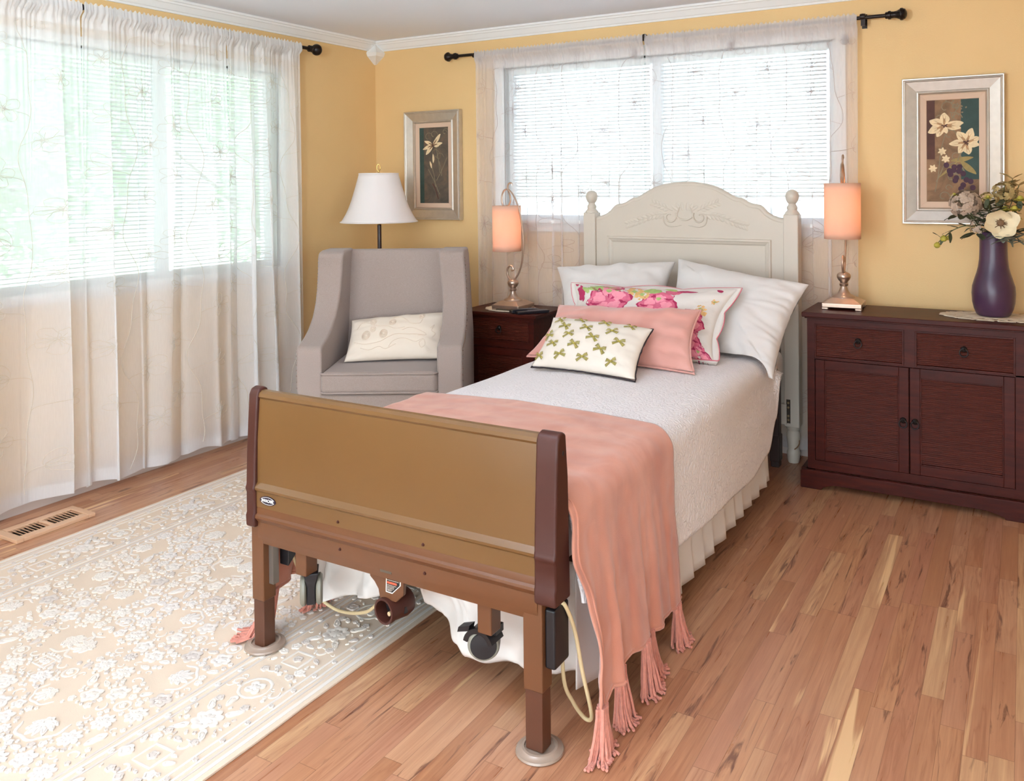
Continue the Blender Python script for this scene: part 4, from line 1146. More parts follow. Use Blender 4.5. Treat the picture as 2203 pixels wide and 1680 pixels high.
        for z in (0.222, 0.242, 0.285, 0.308):
            obj('slot_hole', MB().lathe([(0.0, 0.001), (0.0045, 0.001), (0.006, 0.0)], n=10, M=Matrix.Translation((px - 0.016, -0.168, z)) @ Matrix.Rotation(pi / 2, 4, 'X')), mat('slot_brass', (150, 130, 96), 0.4, 0.6), post)
        bk = MB().box(px - s * 0.038 - 0.014, px - s * 0.038 + 0.014, -0.175, -0.12, 0.20, 0.30); obj('bracket', bk, M_HEADB, post, smooth=0)
    obj('lower_board', MB().box(xc - 0.53, xc + 0.53, -0.14, -0.12, 0.20, 0.42), M_HEADB, t, smooth=0)
headboard()

# ------------------------------------------------------------------ pillows
def pillow_surface(P00, P10, P11, P01, thick, pinch, pw, seed, wr, gather=False):
    P00, P10, P11, P01 = map(V, (P00, P10, P11, P01))
    nrm = ((P11 - P00).cross(P01 - P10)).normalized()
    def pos(u, v, side):
        uu = u * (1 - pinch * (1 - v * v)); vv = v * (1 - pinch * 1.1 * (1 - u * u))
        a, b = (uu + 1) / 2, (vv + 1) / 2
        p = P00.lerp(P10, a).lerp(P01.lerp(P11, a), b)
        pr = max(0.0, (1 - abs(u) ** 2.4)) * max(0.0, (1 - abs(v) ** 2.4))
        h = thick * (0.5 if side > 0 else 0.2) * pr ** pw
        e = (1 - pr)
        # creases that run in from the seams
        w = wr * (nz(u * 2.3, v * 2.3, seed) * 1.2 + e * 0.9 * sin(11 * (u if abs(v) > abs(u) else v) + 3 * nz(u * 3, v * 3, seed + 4)) * pr ** 0.25)
        if gather and u > 0.2:
            g_ = ((u - 0.2) / 0.8) ** 2 * min(1.0, (1 - abs(v)) * 6)
            w += 0.006 * g_ * sin(34 * v + 5 * nz(v * 4, u * 1.5, 2.0)) * (0.6 + 0.6 * nz(v * 6, 1.0, 5.0))
            return p + nrm * side * (h + w * min(1.0, pr * 6 + 0.35 * g_)), nrm
        return p + nrm * side * (h + w * min(1.0, pr * 6)), nrm
    return pos
def pillow(name, label, cat, group, corners, thick, m, pinch=0.05, pw=0.42, seed=1.0, wr=0.006, nu=56, nv=44, gather=False):
    pos = pillow_surface(*corners, thick, pinch, pw, seed, wr, gather)
    c = sum((V(p) for p in corners), V()) / 4
    zmin = min(V(p).z for p in corners)
    t = thing(name, label, cat, (c.x, c.y, zmin), 0, group)
    vs = []; fs = []
    def U(i, n): 
        q = -1 + 2 * i / n; return math.copysign(1 - (1 - abs(q)) ** 1.35, q)
    for s in (1, -1):
        o = len(vs)
        for j in range(nv + 1):
            for i in range(nu + 1): vs.append(on_bed(pos(U(i, nu), U(j, nv), s)[0]))
        n1 = nu + 1
        for j in range(nv):
            for i in range(nu):
                q = (o + j * n1 + i, o + j * n1 + i + 1, o + (j + 1) * n1 + i + 1, o + (j + 1) * n1 + i)
                fs.append(q if s > 0 else q[::-1])
    return t, pos, MB().add(vs, fs)
def on_bed(p):
    if p.y < -1.5 or p.x < 1.6: return p
    top = 0.652 if p.x < 2.79 else 0.652 - 0.09 * (1 - sqrt(max(0.0, 1 - ((p.x - 2.79) / 0.094) ** 2))) if p.x < 2.882 else 0.0
    return V((p.x, p.y, max(p.z, top)))
def weld(o):
    bm = bmesh.new(); bm.from_mesh(o.data); bmesh.ops.remove_doubles(bm, verts=bm.verts, dist=0.0004); bmesh.ops.recalc_face_normals(bm, faces=bm.faces)
    bm.to_mesh(o.data); bm.free(); o.data.polygons.foreach_set('use_smooth', [True] * len(o.data.polygons))
def border(pos, n=40, corner=1.0):
    pts = []
    for i in range(n): pts.append(pos(-1 + 2 * i / n, -1, 1)[0])
    for i in range(n): pts.append(pos(1, -1 + 2 * i / n, 1)[0])
    for i in range(n): pts.append(pos(1 - 2 * i / n, 1, 1)[0])
    for i in range(n): pts.append(pos(-1, 1 - 2 * i / n, 1)[0])
    return pts
g = 'white sleeping pillows against the headboard'
t, pos, mb = pillow('bed_pillow', 'white cotton pillow leaning on headboard, on the nightstand side', 'pillow', g,
                    ((1.83, -0.72, 0.638), (2.33, -0.62, 0.640), (2.275, -0.28, 1.012), (1.628, -0.40, 0.968)), 0.24, M_WHITECLOTH, 0.10, 0.45, 3.0, 0.016)
weld(obj('case', mb, M_WHITECLOTH, t, smooth=180))
t, pos, mb = pillow('bed_pillow', 'white cotton pillow with gathered open end hanging over the bed edge near the sideboard', 'pillow', g,
                    ((2.36, -0.70, 0.635), (2.905, -0.745, 0.555), (3.00, -0.46, 0.948), (2.286, -0.27, 1.028)), 0.24, M_WHITECLOTH, 0.09, 0.45, 8.0, 0.014, 80, 150, True)
weld(obj('case', mb, M_WHITECLOTH, t, smooth=180))
# printed sham
def petal_patch(mb, pos, cu, cv, outline, lift, rings=4, aspect=1.0):
    """print shape that follows the cushion face; outline is star shaped around (0,0) in face units"""
    n = len(outline); vs = [pos(cu, cv, 1)[0] + pos(cu, cv, 1)[1] * lift]
    for r_ in range(1, rings + 1):
        for (a, b) in outline:
            u = max(-0.985, min(0.985, cu + a * r_ / rings)); v = max(-0.985, min(0.985, cv + b * r_ / rings * aspect))
            p, nn = pos(u, v, 1); vs.append(p + nn * lift)
    fs = [(0, 1 + i, 1 + (i + 1) % n) for i in range(n)]
    for r_ in range(rings - 1):
        for i in range(n):
            j = (i + 1) % n; o = 1 + r_ * n
            fs.append((o + i, o + n + i, o + n + j, o + j))
    mb.add(vs, fs)
def blob(R, lob, amp, ph=0.0, sx=1.0, sy=1.0, rot=0.0, n=40):
    out = []
    for i in range(n):
        a = 2 * pi * i / n; r = R * (1 + amp * sin(lob * a + ph) + 0.5 * amp * sin(2.3 * lob * a + 2 * ph))
        x, y = r * cos(a) * sx, r * sin(a) * sy
        out.append((x * cos(rot) - y * sin(rot), x * sin(rot) + y * cos(rot)))
    return out
def leafo(L, W, rot, n=24, off=0.0):
    out = []
    for i in range(n):
        a = 2 * pi * i / n; x, y = cos(a) * L, sin(a) * W * (1 - 0.3 * cos(a)) * (1 + 0.10 * sin(9 * a))
        out.append((x * cos(rot) - y * sin(rot), x * sin(rot) + y * cos(rot)))
    return out
t, pos, mb = pillow('floral_cushion', 'white quilted sham printed with pink poppies, green leaves and tan blossoms', 'cushion', None,
                    ((1.965, -0.99, 0.640), (2.700, -0.93, 0.640), (2.728, -0.66, 0.935), (1.880, -0.68, 0.920)), 0.16, None, 0.13, 0.45, 5.0, 0.012, 72, 50)
PRN = [mat('sham_white', (222, 213, 205), 0.85, bump=0.3, bscale=60, bdist=0.003), mat('print_pink', (215, 104, 131), 0.85, var=0.12, vscale=40), mat('print_magenta', (172, 41, 85), 0.85, var=0.12, vscale=50),
       mat('print_light_pink', (240, 150, 166), 0.85, var=0.08, vscale=40), mat('print_green', (166, 186, 112), 0.85, var=0.14, vscale=40), mat('print_ochre', (224, 178, 116), 0.85, var=0.15, vscale=70)]
def poppy(cu, cv, R, ph):
    mb.cur = 2; petal_patch(mb, pos, cu, cv, blob(R * 1.06, 6, 0.10, ph, 1.0, 1.9), 0.0006)
    mb.cur = 1; petal_patch(mb, pos, cu, cv - R * 0.05, blob(R * 0.98, 6, 0.08, ph + 0.5, 1.0, 1.9), 0.0010)
    for i in range(5):
        a = ph + i * 1.26
        mb.cur = 3; petal_patch(mb, pos, cu + cos(a) * R * 0.5, cv + sin(a) * R * 0.95, blob(R * 0.30, 3, 0.16, a, 1.0, 1.7), 0.0014, 3)
        mb.cur = 2; petal_patch(mb, pos, cu + cos(a + 0.6) * R * 0.74, cv + sin(a + 0.6) * R * 1.35, blob(R * 0.15, 3, 0.25, a, 1.5, 0.8, a), 0.0016, 2)
    mb.cur = 4; petal_patch(mb, pos, cu, cv + R * 0.9, blob(R * 0.14, 3, 0.1, 0, 1.0, 1.5), 0.0019, 2)
def ochre(cu, cv, R, k):
    rr = random.Random(k); mb.cur = 5
    for i in range(26):
        a = rr.uniform(0, 6.28); q = rr.random() ** 0.6 * R
        petal_patch(mb, pos, cu + cos(a) * q, cv + sin(a) * q * 2.0, blob(R * rr.uniform(0.14, 0.3), 3, 0.2, a, 1.0, 1.9), 0.0007 + 0.00002 * i, 2)
    mb.cur = 4; petal_patch(mb, pos, cu, cv, blob(R * 0.35, 4, 0.2, 0.3, 1.0, 1.8), 0.0015, 2)
poppy(-0.48, 0.36, 0.30, 0.4); poppy(0.22, 0.20, 0.24, 1.4); poppy(0.70, -0.18, 0.17, 2.2); poppy(0.68, -0.62, 0.17, 3.0); poppy(0.82, -0.99, 0.14, 0.2)
poppy(-0.10, -0.5, 0.28, 1.0)
for (u, v, L, W, a_, mi) in ((-0.46, 0.985, 0.13, 0.10, -0.1, 1), (-0.16, 0.975, 0.13, 0.09, 0.0, 1), (-0.30, 0.985, 0.05, 0.05, 0.0, 2), (0.36, 0.72, 0.10, 0.11, 0.5, 1), (0.28, 0.58, 0.06, 0.14, 0.8, 1), (0.50, 0.80, 0.12, 0.05, 0.2, 2), (0.86, 0.86, 0.03, 0.06, 0.6, 2)):
    mb.cur = mi; petal_patch(mb, pos, u, v, leafo(L, W, a_), 0.0009)
mb.cur = 2; petal_patch(mb, pos, -0.90, 0.62, blob(0.055, 5, 0.16, 1.0, 1.0, 4.6), 0.0009); petal_patch(mb, pos, -0.95, 0.93, blob(0.025, 3, 0.2, 1.0, 1.0, 1.8), 0.0009, 2)
for (u, v, L, W, a_) in ((-0.68, 0.76, 0.13, 0.13, -2.3), (-0.46, 0.74, 0.16, 0.14, -0.6), (-0.60, 0.97, 0.11, 0.05, 0.0), (-0.82, 0.68, 0.045, 0.11, 0.3), (0.06, 0.74, 0.09, 0.10, 0.1), (0.15, 0.68, 0.07, 0.10, -0.4), (0.30, 0.86, 0.05, 0.10, 0.9)):
    mb.cur = 4; petal_patch(mb, pos, u, v, leafo(L, W, a_), 0.0012)
ochre(-0.14, 0.68, 0.10, 2); ochre(-0.02, 0.55, 0.09, 3); ochre(0.80, 0.18, 0.08, 4); ochre(0.90, 0.50, 0.04, 6)
body = obj('cover', mb, PRN, t, smooth=180, recalc=False)
# scalloped flange round the sham
fl = MB(); B = border(pos, 40); ctr = sum(B, V()) / len(B); nb = len(B); vs = []
for i, p in enumerate(B):
    d = (p - ctr).normalized(); w = 0.014 + 0.020 * abs(sin(pi * i / 13.3)) ** 0.7
    o_ = p + d * w
    if o_.z < 0.656: o_.z = 0.656
    vs += [p - d * 0.02, p + d * w * 0.5 + V((0, -0.003, 0)), o_]
fl.add(vs, [(i * 3 + q, i * 3 + q + 1, ((i + 1) % nb) * 3 + q + 1, ((i + 1) % nb) * 3 + q) for i in range(nb) for q in range(2)])
obj('flange', fl, PRN[0], t, smooth=180, solid=0.004)
obj('edge_binding', MB().tube([vs[i * 3 + 2] for i in range(nb)], 0.0028, 6, closed=True), mat('binding_rose', (212, 116, 128), 0.8), t)

t, pos, mb = pillow('velvet_cushion', 'plain pink velvet bolster cushion with self piping', 'cushion', None,
                    ((1.895, -1.17, 0.645), (2.690, -1.155, 0.642), (2.632, -0.90, 0.866), (1.930, -0.925, 0.846)), 0.15, M_PINKP, 0.09, 0.45, 6.0, 0.010)
weld(obj('cover', mb, M_PINKP, t, smooth=180))
obj('piping', MB().tube(border(pos, 30), 0.0045, 8, closed=True), M_PINKP, t)

t, pos, mb = pillow('bow_cushion', 'small white lumbar cushion dotted with olive ribbon bows and black piping', 'cushion', None,
                    ((2.030, -1.360, 0.645), (2.528, -1.392, 0.642), (2.498, -1.13, 0.806), (1.998, -1.105, 0.818)), 0.14, None, 0.08, 0.45, 9.0, 0.005)
M_BOWC = mat('lumbar_ivory', (232, 220, 206), 0.85, bump=0.15, bscale=300)
cov = obj('cover', mb, M_BOWC, t, smooth=180); weld(cov)
bp = border(pos, 24)
obj('piping', MB().tube([p + V((0.004 * nz(i * 0.5, 1), 0.003 * nz(i * 0.5, 2), 0.004 * abs(nz(i * 0.45, 3)))) for i, p in enumerate(bp)], 0.0036, 8, closed=True), mat('black_piping', (36, 20, 26), 0.6), t)
def ribbon_material():
    k = NT('olive_organza')
    df = k.n('BsdfDiffuse'); df.inputs['Color'].default_value = rgb(182, 168, 92)
    tr = k.n('BsdfTransparent'); m = k.n('MixShader'); m.inputs[0].default_value = 0.55
    k.t.links.new(tr.outputs[0], m.inputs[1]); k.t.links.new(df.outputs[0], m.inputs[2])
    return k.finish(m.outputs[0])
M_RIB = ribbon_material()
M_KNOT = mat('olive_knot', (170, 152, 66), 0.7)
def bow(u, v, ang):
    p, n = pos(u, v, 1); e = 0.02
    du = (pos(u + e, v, 1)[0] - pos(u - e, v, 1)[0]).normalized(); dv = (pos(u, v + e, 1)[0] - pos(u, v - e, 1)[0]).normalized()
    nn = du.cross(dv).normalized()
    if nn.dot(n) < 0: nn = -nn
    ax = du * cos(ang) + dv * sin(ang); ay = nn.cross(ax).normalized()
    m = MB()
    for s in (-1, 1):
        for (L, W, up, a2) in ((0.026, 0.0085, 0.008, 0.35), (0.031, 0.0075, 0.003, -0.55)):
            d = ax * s * cos(a2) + ay * sin(a2); w = nn.cross(d)
            m.add([p + nn * 0.003 - w * 0.003, p + nn * 0.003 + w * 0.003, p + d * L * 0.55 + w * W * 0.8 + nn * up, p + d * L * 0.55 - w * W * 0.8 + nn * up, p + d * L + w * W + nn * up * 0.6, p + d * L - w * W + nn * up * 0.6], [(0, 1, 2, 3), (3, 2, 4, 5)])
    b = obj('bow', m, M_RIB, t, smooth=60, solid=0.0006)
    k = MB().sph((0, 0, 0), 0.0052, (1.1, 0.8, 0.8), 10, 6, M=Matrix.Translation(p + nn * 0.004)); obj('knot', k, M_KNOT, b)
br_ = random.Random(4)
for (u, v) in ((-0.72, 0.66), (-0.28, 0.74), (0.22, 0.72), (0.70, 0.74), (-0.56, 0.38), (-0.08, 0.36), (0.44, 0.36), (-0.86, 0.02), (-0.40, 0.02), (0.12, 0.0), (0.66, -0.02), (-0.68, -0.34), (-0.20, -0.36), (0.34, -0.40), (-0.88, -0.72), (-0.44, -0.72), (0.02, -0.74), (0.58, -0.72)):
    bow(u, v, br_.uniform(-0.35, 0.35))

# ------------------------------------------------------------------ wing armchair (local: x right, y back, z up)
CH = (1.058, -1.213, 0.0); CR = radians(29.1)
def armchair():
    t = thing('wing_armchair', 'grey linen wing armchair with nailhead trim in the room corner', 'armchair', CH, CR)
    prof = [(0.0, 0.12), (0.0, 0.60), (0.012, 0.622), (0.04, 0.632), (0.12, 0.652), (0.20, 0.685), (0.27, 0.735), (0.315, 0.80), (0.335, 0.87), (0.338, 0.95), (0.335, 1.02), (0.335, 1.052), (0.352, 1.072), (0.40, 1.078), (0.55, 1.078), (0.59, 1.05), (0.603, 0.60), (0.603, 0.12)]
    for s in (-1, 1):
        xa, xb = (-0.415, -0.288) if s < 0 else (0.288, 0.415)
        # wings lean outwards a little towards the arm front
        m = MB(); n = len(prof)
        vs = []
        for x in (xa, xb):
            for (y, z) in prof:
                inner = (x == xb) if s < 0 else (x == xa)
                sh = 0.022 * max(0, (z - 0.62) / 0.45) * s * -1
                th = 0.010 * max(0, (z - 0.75) / 0.3) * (1 if inner else 0) * -s
                vs.append((x + sh + th, y, z))
        m.add(vs, [list(range(n))[::-1], list(range(n, 2 * n))] + [(i, (i + 1) % n, n + (i + 1) % n, n + i) for i in range(n)])
        obj('wing_arm', m, M_CHAIR, t, local=True, smooth=50, bevel=0.016, bseg=4)
        nh = MB()
        path = catmull([(0.018, 0.16), (0.018, 0.40), (0.018, 0.585), (0.045, 0.612), (0.13, 0.632), (0.205, 0.665), (0.283, 0.718), (0.33, 0.79), (0.352, 0.87), (0.356, 0.95), (0.353, 1.04)], 14)
        acc = 0; last = path[0]; out = [last]
        path = [V((0, p[0], p[1])) for p in [(q.x, q.y) for q in [V((a.x, a.y, 0)) for a in path]]]
        last = path[0]; pts = [last]
        for p in path[1:]:
            if (p - last).length >= 0.0155: pts.append(p); last = p
        for p in pts:
            x = (xa if s < 0 else xb) + s * 0.0012 + 0.022 * max(0, (p.z - 0.62) / 0.45) * -s
            nh.sph((x, p.y, p.z), 0.0048, (0.6, 1, 1), 8, 5)
        o = obj('nailhead_trim', nh, mat('nickel_nailhead', (214, 196, 190), 0.25, 0.9), t, local=True); o['label'] = 'row of shiny nailheads'
    # back, slightly reclined
    bk = [(0.475, 0.42), (0.50, 0.75), (0.515, 1.02), (0.530, 1.062), (0.555, 1.075), (0.585, 1.06), (0.597, 0.60), (0.597, 0.42)]
    obj('backrest', MB().prism(bk, 'x', -0.300, 0.300), M_CHAIR, t, local=True, smooth=50, bevel=0.018, bseg=4)
    sc = MB().box(-0.292, 0.292, -0.022, 0.485, 0.388, 0.500)
    seat = obj('seat_cushion', sc, M_CHAIR, t, local=True, smooth=60, bevel=0.028, bseg=5)
    for z, f in ((0.4995, 0.012), (0.389, 0.012)):
        R = 0.03; pts = []
        for cx, cy, a0 in ((0.292 - R, -0.022 + R, -pi / 2), (0.292 - R, 0.485 - R, 0), (-0.292 + R, 0.485 - R, pi / 2), (-0.292 + R, -0.022 + R, pi)):
            for i in range(7): pts.append((cx + R * cos(a0 + i * pi / 12), cy + R * sin(a0 + i * pi / 12), z - 0.008 if z > 0.45 else z + 0.008))
        obj('piping', MB().tube(pts, 0.0052, 8, closed=True), M_CHAIR, seat, local=True)
    obj('front_rail', MB().box(-0.30, 0.30, -0.004, 0.06, 0.13, 0.386), M_CHAIR, t, local=True, smooth=0, bevel=0.012, bseg=3)
    obj('base', MB().box(-0.29, 0.29, 0.06, 0.595, 0.13, 0.386), M_CHAIR, t, local=True, smooth=0)
    for x, y in ((-0.36, 0.05), (0.36, 0.05), (-0.36, 0.57), (0.36, 0.57)):
        m = MB(); vs = []
        for z, w in ((0.125, 0.028), (0.0, 0.017)):
            vs += [(x - w, y - w, z), (x + w, y - w, z), (x + w, y + w, z), (x - w, y + w, z)]
        m.add(vs, [(0, 1, 2, 3), (7, 6, 5, 4)] + [(i, 4 + i, 4 + (i + 1) % 4, (i + 1) % 4) for i in range(4)])
        obj('leg', m, M_WOOD, t, local=True, smooth=0, bevel=0.003)
armchair()
CM = ROOTM['wing_armchair']
def cl(x, y, z): return CM @ V((x, y, z))
M_IV = mat('ivory_linen', (232, 216, 198), 0.9, bump=0.3, bscale=420)
t, pos, mb = pillow('lumbar_cushion', 'long ivory cushion with ribbon flower embroidery on the grey armchair', 'cushion', None,
                    (cl(-0.225, 0.195, 0.507), cl(0.282, 0.235, 0.512), cl(0.286, 0.445, 0.725), cl(-0.236, 0.42, 0.688)), 0.13, M_IV, 0.045, 0.45, 12.0, 0.006)
weld(obj('cover', mb, M_IV, t, smooth=180))
em = MB()
def fs_(u, v, l=0.0015):
    p, n = pos(u, v, 1); return p + n * l
def sw(pts, r=0.0016): em.tube([fs_(u, v) for u, v in [(q.x, q.y) for q in catmull([(a, b, 0) for a, b in pts], 6)]], r, 5)
for (u, v, R) in ((-0.50, 0.55, 0.10), (-0.08, 0.45, 0.11), (-0.62, -0.10, 0.14), (-0.24, -0.12, 0.13), (-0.48, 0.15, 0.09), (0.52, 0.70, 0.09)):
    for k in range(3): sw([(u + cos(a * 0.7) * R * (1 - 0.22 * k) * 0.62, v + sin(a * 0.7) * R * (1 - 0.22 * k) * 1.5) for a in range(10)], 0.0022)
    em.sph(fs_(u, v, 0.002), 0.009, (1.3, 0.6, 0.8), 10, 6)
sw([(-0.85, -0.35), (-0.6, -0.5), (-0.3, -0.45), (-0.1, -0.25), (0.05, -0.15), (0.3, -0.18), (0.62, -0.22)], 0.002)
sw([(-0.10, -0.70), (0.0, -0.45), (0.2, -0.35), (0.45, -0.5), (0.62, -0.40), (0.66, -0.62), (0.58, -0.72), (0.54, -0.55), (0.62, -0.42)])
sw([(-0.15, 0.65), (0.05, 0.72), (0.2, 0.55), (0.3, 0.35), (0.5, 0.30), (0.55, 0.5)]); sw([(0.15, 0.02), (0.3, 0.12), (0.5, 0.0), (0.68, -0.2), (0.5, -0.25)])
sw([(-0.85, 0.3), (-0.75, 0.55), (-0.6, 0.5), (-0.4, 0.3), (-0.2, 0.25), (0.0, 0.1), (0.2, 0.15)]); sw([(-0.7, -0.6), (-0.5, -0.75), (-0.3, -0.65), (-0.15, -0.75), (0.05, -0.6)])
sw([(0.75, 0.1), (0.82, 0.25), (0.78, 0.0), (0.86, -0.1), (0.8, -0.3)])
obj('embroidery', em, mat('ribbon_embroidery', (226, 206, 186), 0.85), t, smooth=60)

# ------------------------------------------------------------------ floor lamp
def floor_lamp():
    c = (0.398, -0.437, 0)
    t = thing('floor_lamp', 'floor lamp with white bell shade standing behind the grey armchair', 'lamp', c)
    obj('base', MB().lathe([(0.0, 0.0), (0.13, 0.0), (0.135, 0.010), (0.125, 0.022), (0.06, 0.036), (0.022, 0.06), (0.014, 0.075), (0.0, 0.075)], c=c, n=32), M_WOOD, t)
    obj('pole', MB().lathe([(0.0, 0.07), (0.013, 0.07), (0.013, 0.55), (0.017, 0.56), (0.017, 0.58), (0.013, 0.59), (0.0125, 1.185), (0.0, 1.185)], c=c, n=16), mat('espresso_pole', (52, 26, 26), 0.3), t)
    obj('collar', MB().lathe([(0.0, 1.185), (0.010, 1.185), (0.0145, 1.19), (0.0145, 1.203), (0.011, 1.207), (0.011, 1.24), (0.0, 1.24)], c=c, n=16), M_BRASS, t)
    pr = [(0.234, 1.203), (0.222, 1.219), (0.203, 1.25), (0.184, 1.29), (0.167, 1.335), (0.152, 1.385), (0.138, 1.432), (0.125, 1.478), (0.119, 1.502)]
    m = MB(); n = 48; vs = []
    for r, z in pr:
        for i in range(n):
            a = 2 * pi * i / n; q = 1 - 0.012 * (1 - abs(sin(4 * a))); vs.append((c[0] + r * q * cos(a), c[1] + r * q * sin(a), z))
    m.add(vs, [(j * n + i, j * n + (i + 1) % n, (j + 1) * n + (i + 1) % n, (j + 1) * n + i) for j in range(len(pr) - 1) for i in range(n)])
    sh = obj('lamp_shade', m, M_SHADEOFF, t, smooth=50, solid=0.003)
    for r, z in ((0.2335, 1.205), (0.119, 1.500)):
        obj('shade_trim', MB().tube([(c[0] + r * cos(2 * pi * i / 48), c[1] + r * sin(2 * pi * i / 48), z) for i in range(48)], 0.004, 8, closed=True), M_SHADEOFF, sh)
    h = MB().tube([(c[0], c[1], 1.24), (c[0] + 0.05, c[1], 1.30), (c[0] + 0.05, c[1], 1.44), (c[0], c[1], 1.50)], 0.0025, 6).tube([(c[0], c[1], 1.24), (c[0] - 0.05, c[1], 1.30), (c[0] - 0.05, c[1], 1.44), (c[0], c[1], 1.50)], 0.0025, 6)
    for k in range(3):
        a = k * 2.094; h.tube([(c[0], c[1], 1.497), (c[0] + 0.119 * cos(a), c[1] + 0.119 * sin(a), 1.497)], 0.002, 6)
    obj('harp', h, M_BRASS, t)
    f = MB().lathe([(0.0, 1.497), (0.007, 1.497), (0.007, 1.506), (0.004, 1.510), (0.004, 1.520), (0.0, 1.520)], c=c, n=12)
    f.tube([(c[0] + 0.011 * cos(a) * 0.87, c[1] + 0.011 * cos(a) * 0.48, 1.538 + 0.020 * sin(a)) for a in [2 * pi * i / 24 for i in range(24)]], 0.0028, 8, closed=True)
    obj('finial', f, M_BRASS, t)
floor_lamp()

# ------------------------------------------------------------------ dark furniture
M_PULL = mat('black_iron_pull', (30, 24, 24), 0.4, 0.5)
def reeded(x0, x1, z0, z1, y, pitch=0.0082):
    """horizontally reeded panel facing -y"""
    n = max(3, round((z1 - z0) / pitch)); p = (z1 - z0) / n; poly = [(y + 0.012, z0)]
    for i in range(n):
        for q, d in ((0.08, 0.0008), (0.2, -0.0022), (0.5, -0.0034), (0.8, -0.0022), (0.92, 0.0008)): poly.append((y + d, z0 + (i + q) * p))
    poly.append((y + 0.012, z1))
    return MB().prism(poly, 'x', x0, x1)
def ring_pull(x, y, z, parent):
    m = MB().lathe([(0.0, 0.010), (0.008, 0.009), (0.012, 0.005), (0.014, 0.0)], n=18, M=Matrix.Translation((x, y, z + 0.010)) @ Matrix.Rotation(pi / 2, 4, 'X'))
    m.tube([(x + 0.0165 * sin(a), y - 0.008 + 0.002 * cos(a), z - 0.004 + 0.0165 * cos(a)) for a in [2 * pi * i / 28 for i in range(28)]], 0.0028, 8, closed=True)
    m.sph((x, y - 0.010, z + 0.013), 0.005, nu=10, nv=6)
    return obj('ring_pull', m, M_PULL, parent, smooth=60)
def frame_rect(m, x0, x1, z0, z1, w, ya, yb):
    m.box(x0, x0 + w, ya, yb, z0, z1).box(x1 - w, x1, ya, yb, z0, z1).box(x0 + w, x1 - w, ya, yb, z0, z0 + w).box(x0 + w, x1 - w, ya, yb, z1 - w, z1)
def drawer(t, x0, x1, z0, z1, yf):
    m = MB(); frame_rect(m, x0, x1, z0, z1, 0.008, yf - 0.004, yf + 0.016)
    d = obj('drawer', m, M_WOOD, t, smooth=0, bevel=0.0015)
    obj('reeded_front', reeded(x0 + 0.008, x1 - 0.008, z0 + 0.008, z1 - 0.008, yf + 0.004), M_REED, d, smooth=40)
    ring_pull((x0 + x1) / 2, yf - 0.002, (z0 + z1) / 2 + 0.004, d)
def cabinet_door(t, x0, x1, z0, z1, yf, px=None, w=0.042):
    m = MB(); frame_rect(m, x0, x1, z0, z1, w, yf, yf + 0.018); frame_rect(m, x0 + w - 0.001, x1 - w + 0.001, z0 + w - 0.001, z1 - w + 0.001, 0.007, yf + 0.003, yf + 0.017)
    d = obj('door', m, M_WOOD, t, smooth=0, bevel=0.002)
    obj('reeded_panel', reeded(x0 + w + 0.006, x1 - w - 0.006, z0 + w + 0.006, z1 - w - 0.006, yf + 0.008), M_REED, d, smooth=40)
    if px: ring_pull(px, yf, 0.352, d)
def sideboard():
    t = thing('sideboard', 'dark mahogany sideboard with two reeded drawers and two reeded doors', 'sideboard', (3.45, -0.28, 0))
    x0, x1, yf, yb = 2.985, 3.905, -0.436, -0.122
    b = MB()
    b.box(x0, x0 + 0.03, yf, yb, 0.085, 0.797).box(x1 - 0.03, x1, yf, yb, 0.085, 0.797)                    # ends
    b.box(x0 + 0.03, x1 - 0.03, yf, yf + 0.02, 0.764, 0.797).box(x0 + 0.03, x1 - 0.03, yf, yf + 0.02, 0.600, 0.606)
    b.box(3.407, 3.452, yf, yf + 0.02, 0.606, 0.764)
    b.box(x0 + 0.03, x0 + 0.034, yf, yf + 0.02, 0.085, 0.764).box(3.842, x1 - 0.03, yf, yf + 0.02, 0.085, 0.764)
    b.box(x0 + 0.034, 3.842, yf, yf + 0.02, 0.085, 0.126)
    b.box(x0 + 0.03, x1 - 0.03, yf + 0.03, yb, 0.085, 0.797)
    obj('carcass', b, M_WOOD, t, smooth=0)
    obj('top', MB().box(2.965, 3.925, -0.462, -0.108, 0.797, 0.820), M_WOOD, t, smooth=0, bevel=0.004, bseg=3)
    obj('top_lip', MB().box(2.975, 3.915, -0.446, -0.115, 0.789, 0.797), M_WOOD, t, smooth=0, bevel=0.002)
    arch = [(2.958, 0.0), (3.052, 0.0), (3.060, 0.012), (3.085, 0.022), (3.110, 0.028), (3.70, 0.028), (3.735, 0.026), (3.775, 0.018), (3.80, 0.008), (3.805, 0.0), (3.932, 0.0), (3.932, 0.076), (3.926, 0.086), (2.964, 0.086), (2.958, 0.076)]
    pl = obj('plinth', MB().prism(arch, 'y', -0.468, -0.446), M_WOOD, t, smooth=0, bevel=0.003)
    s = MB()
    for xa, xb in ((2.958, 2.980), (3.910, 3.932)): s.prism([(-0.446, 0.0), (-0.38, 0.0), (-0.37, 0.022), (-0.19, 0.022), (-0.18, 0.0), (-0.115, 0.0), (-0.115, 0.086), (-0.446, 0.086)], 'x', xa, xb)
    obj('plinth_side', s, M_WOOD, t, smooth=0)
    drawer(t, 3.019, 3.407, 0.606, 0.764, yf); drawer(t, 3.452, 3.842, 0.606, 0.764, yf)
    cabinet_door(t, 3.022, 3.4265, 0.128, 0.598, yf - 0.004, 3.403); cabinet_door(t, 3.4305, 3.840, 0.128, 0.598, yf - 0.004, 3.452)
sideboard()
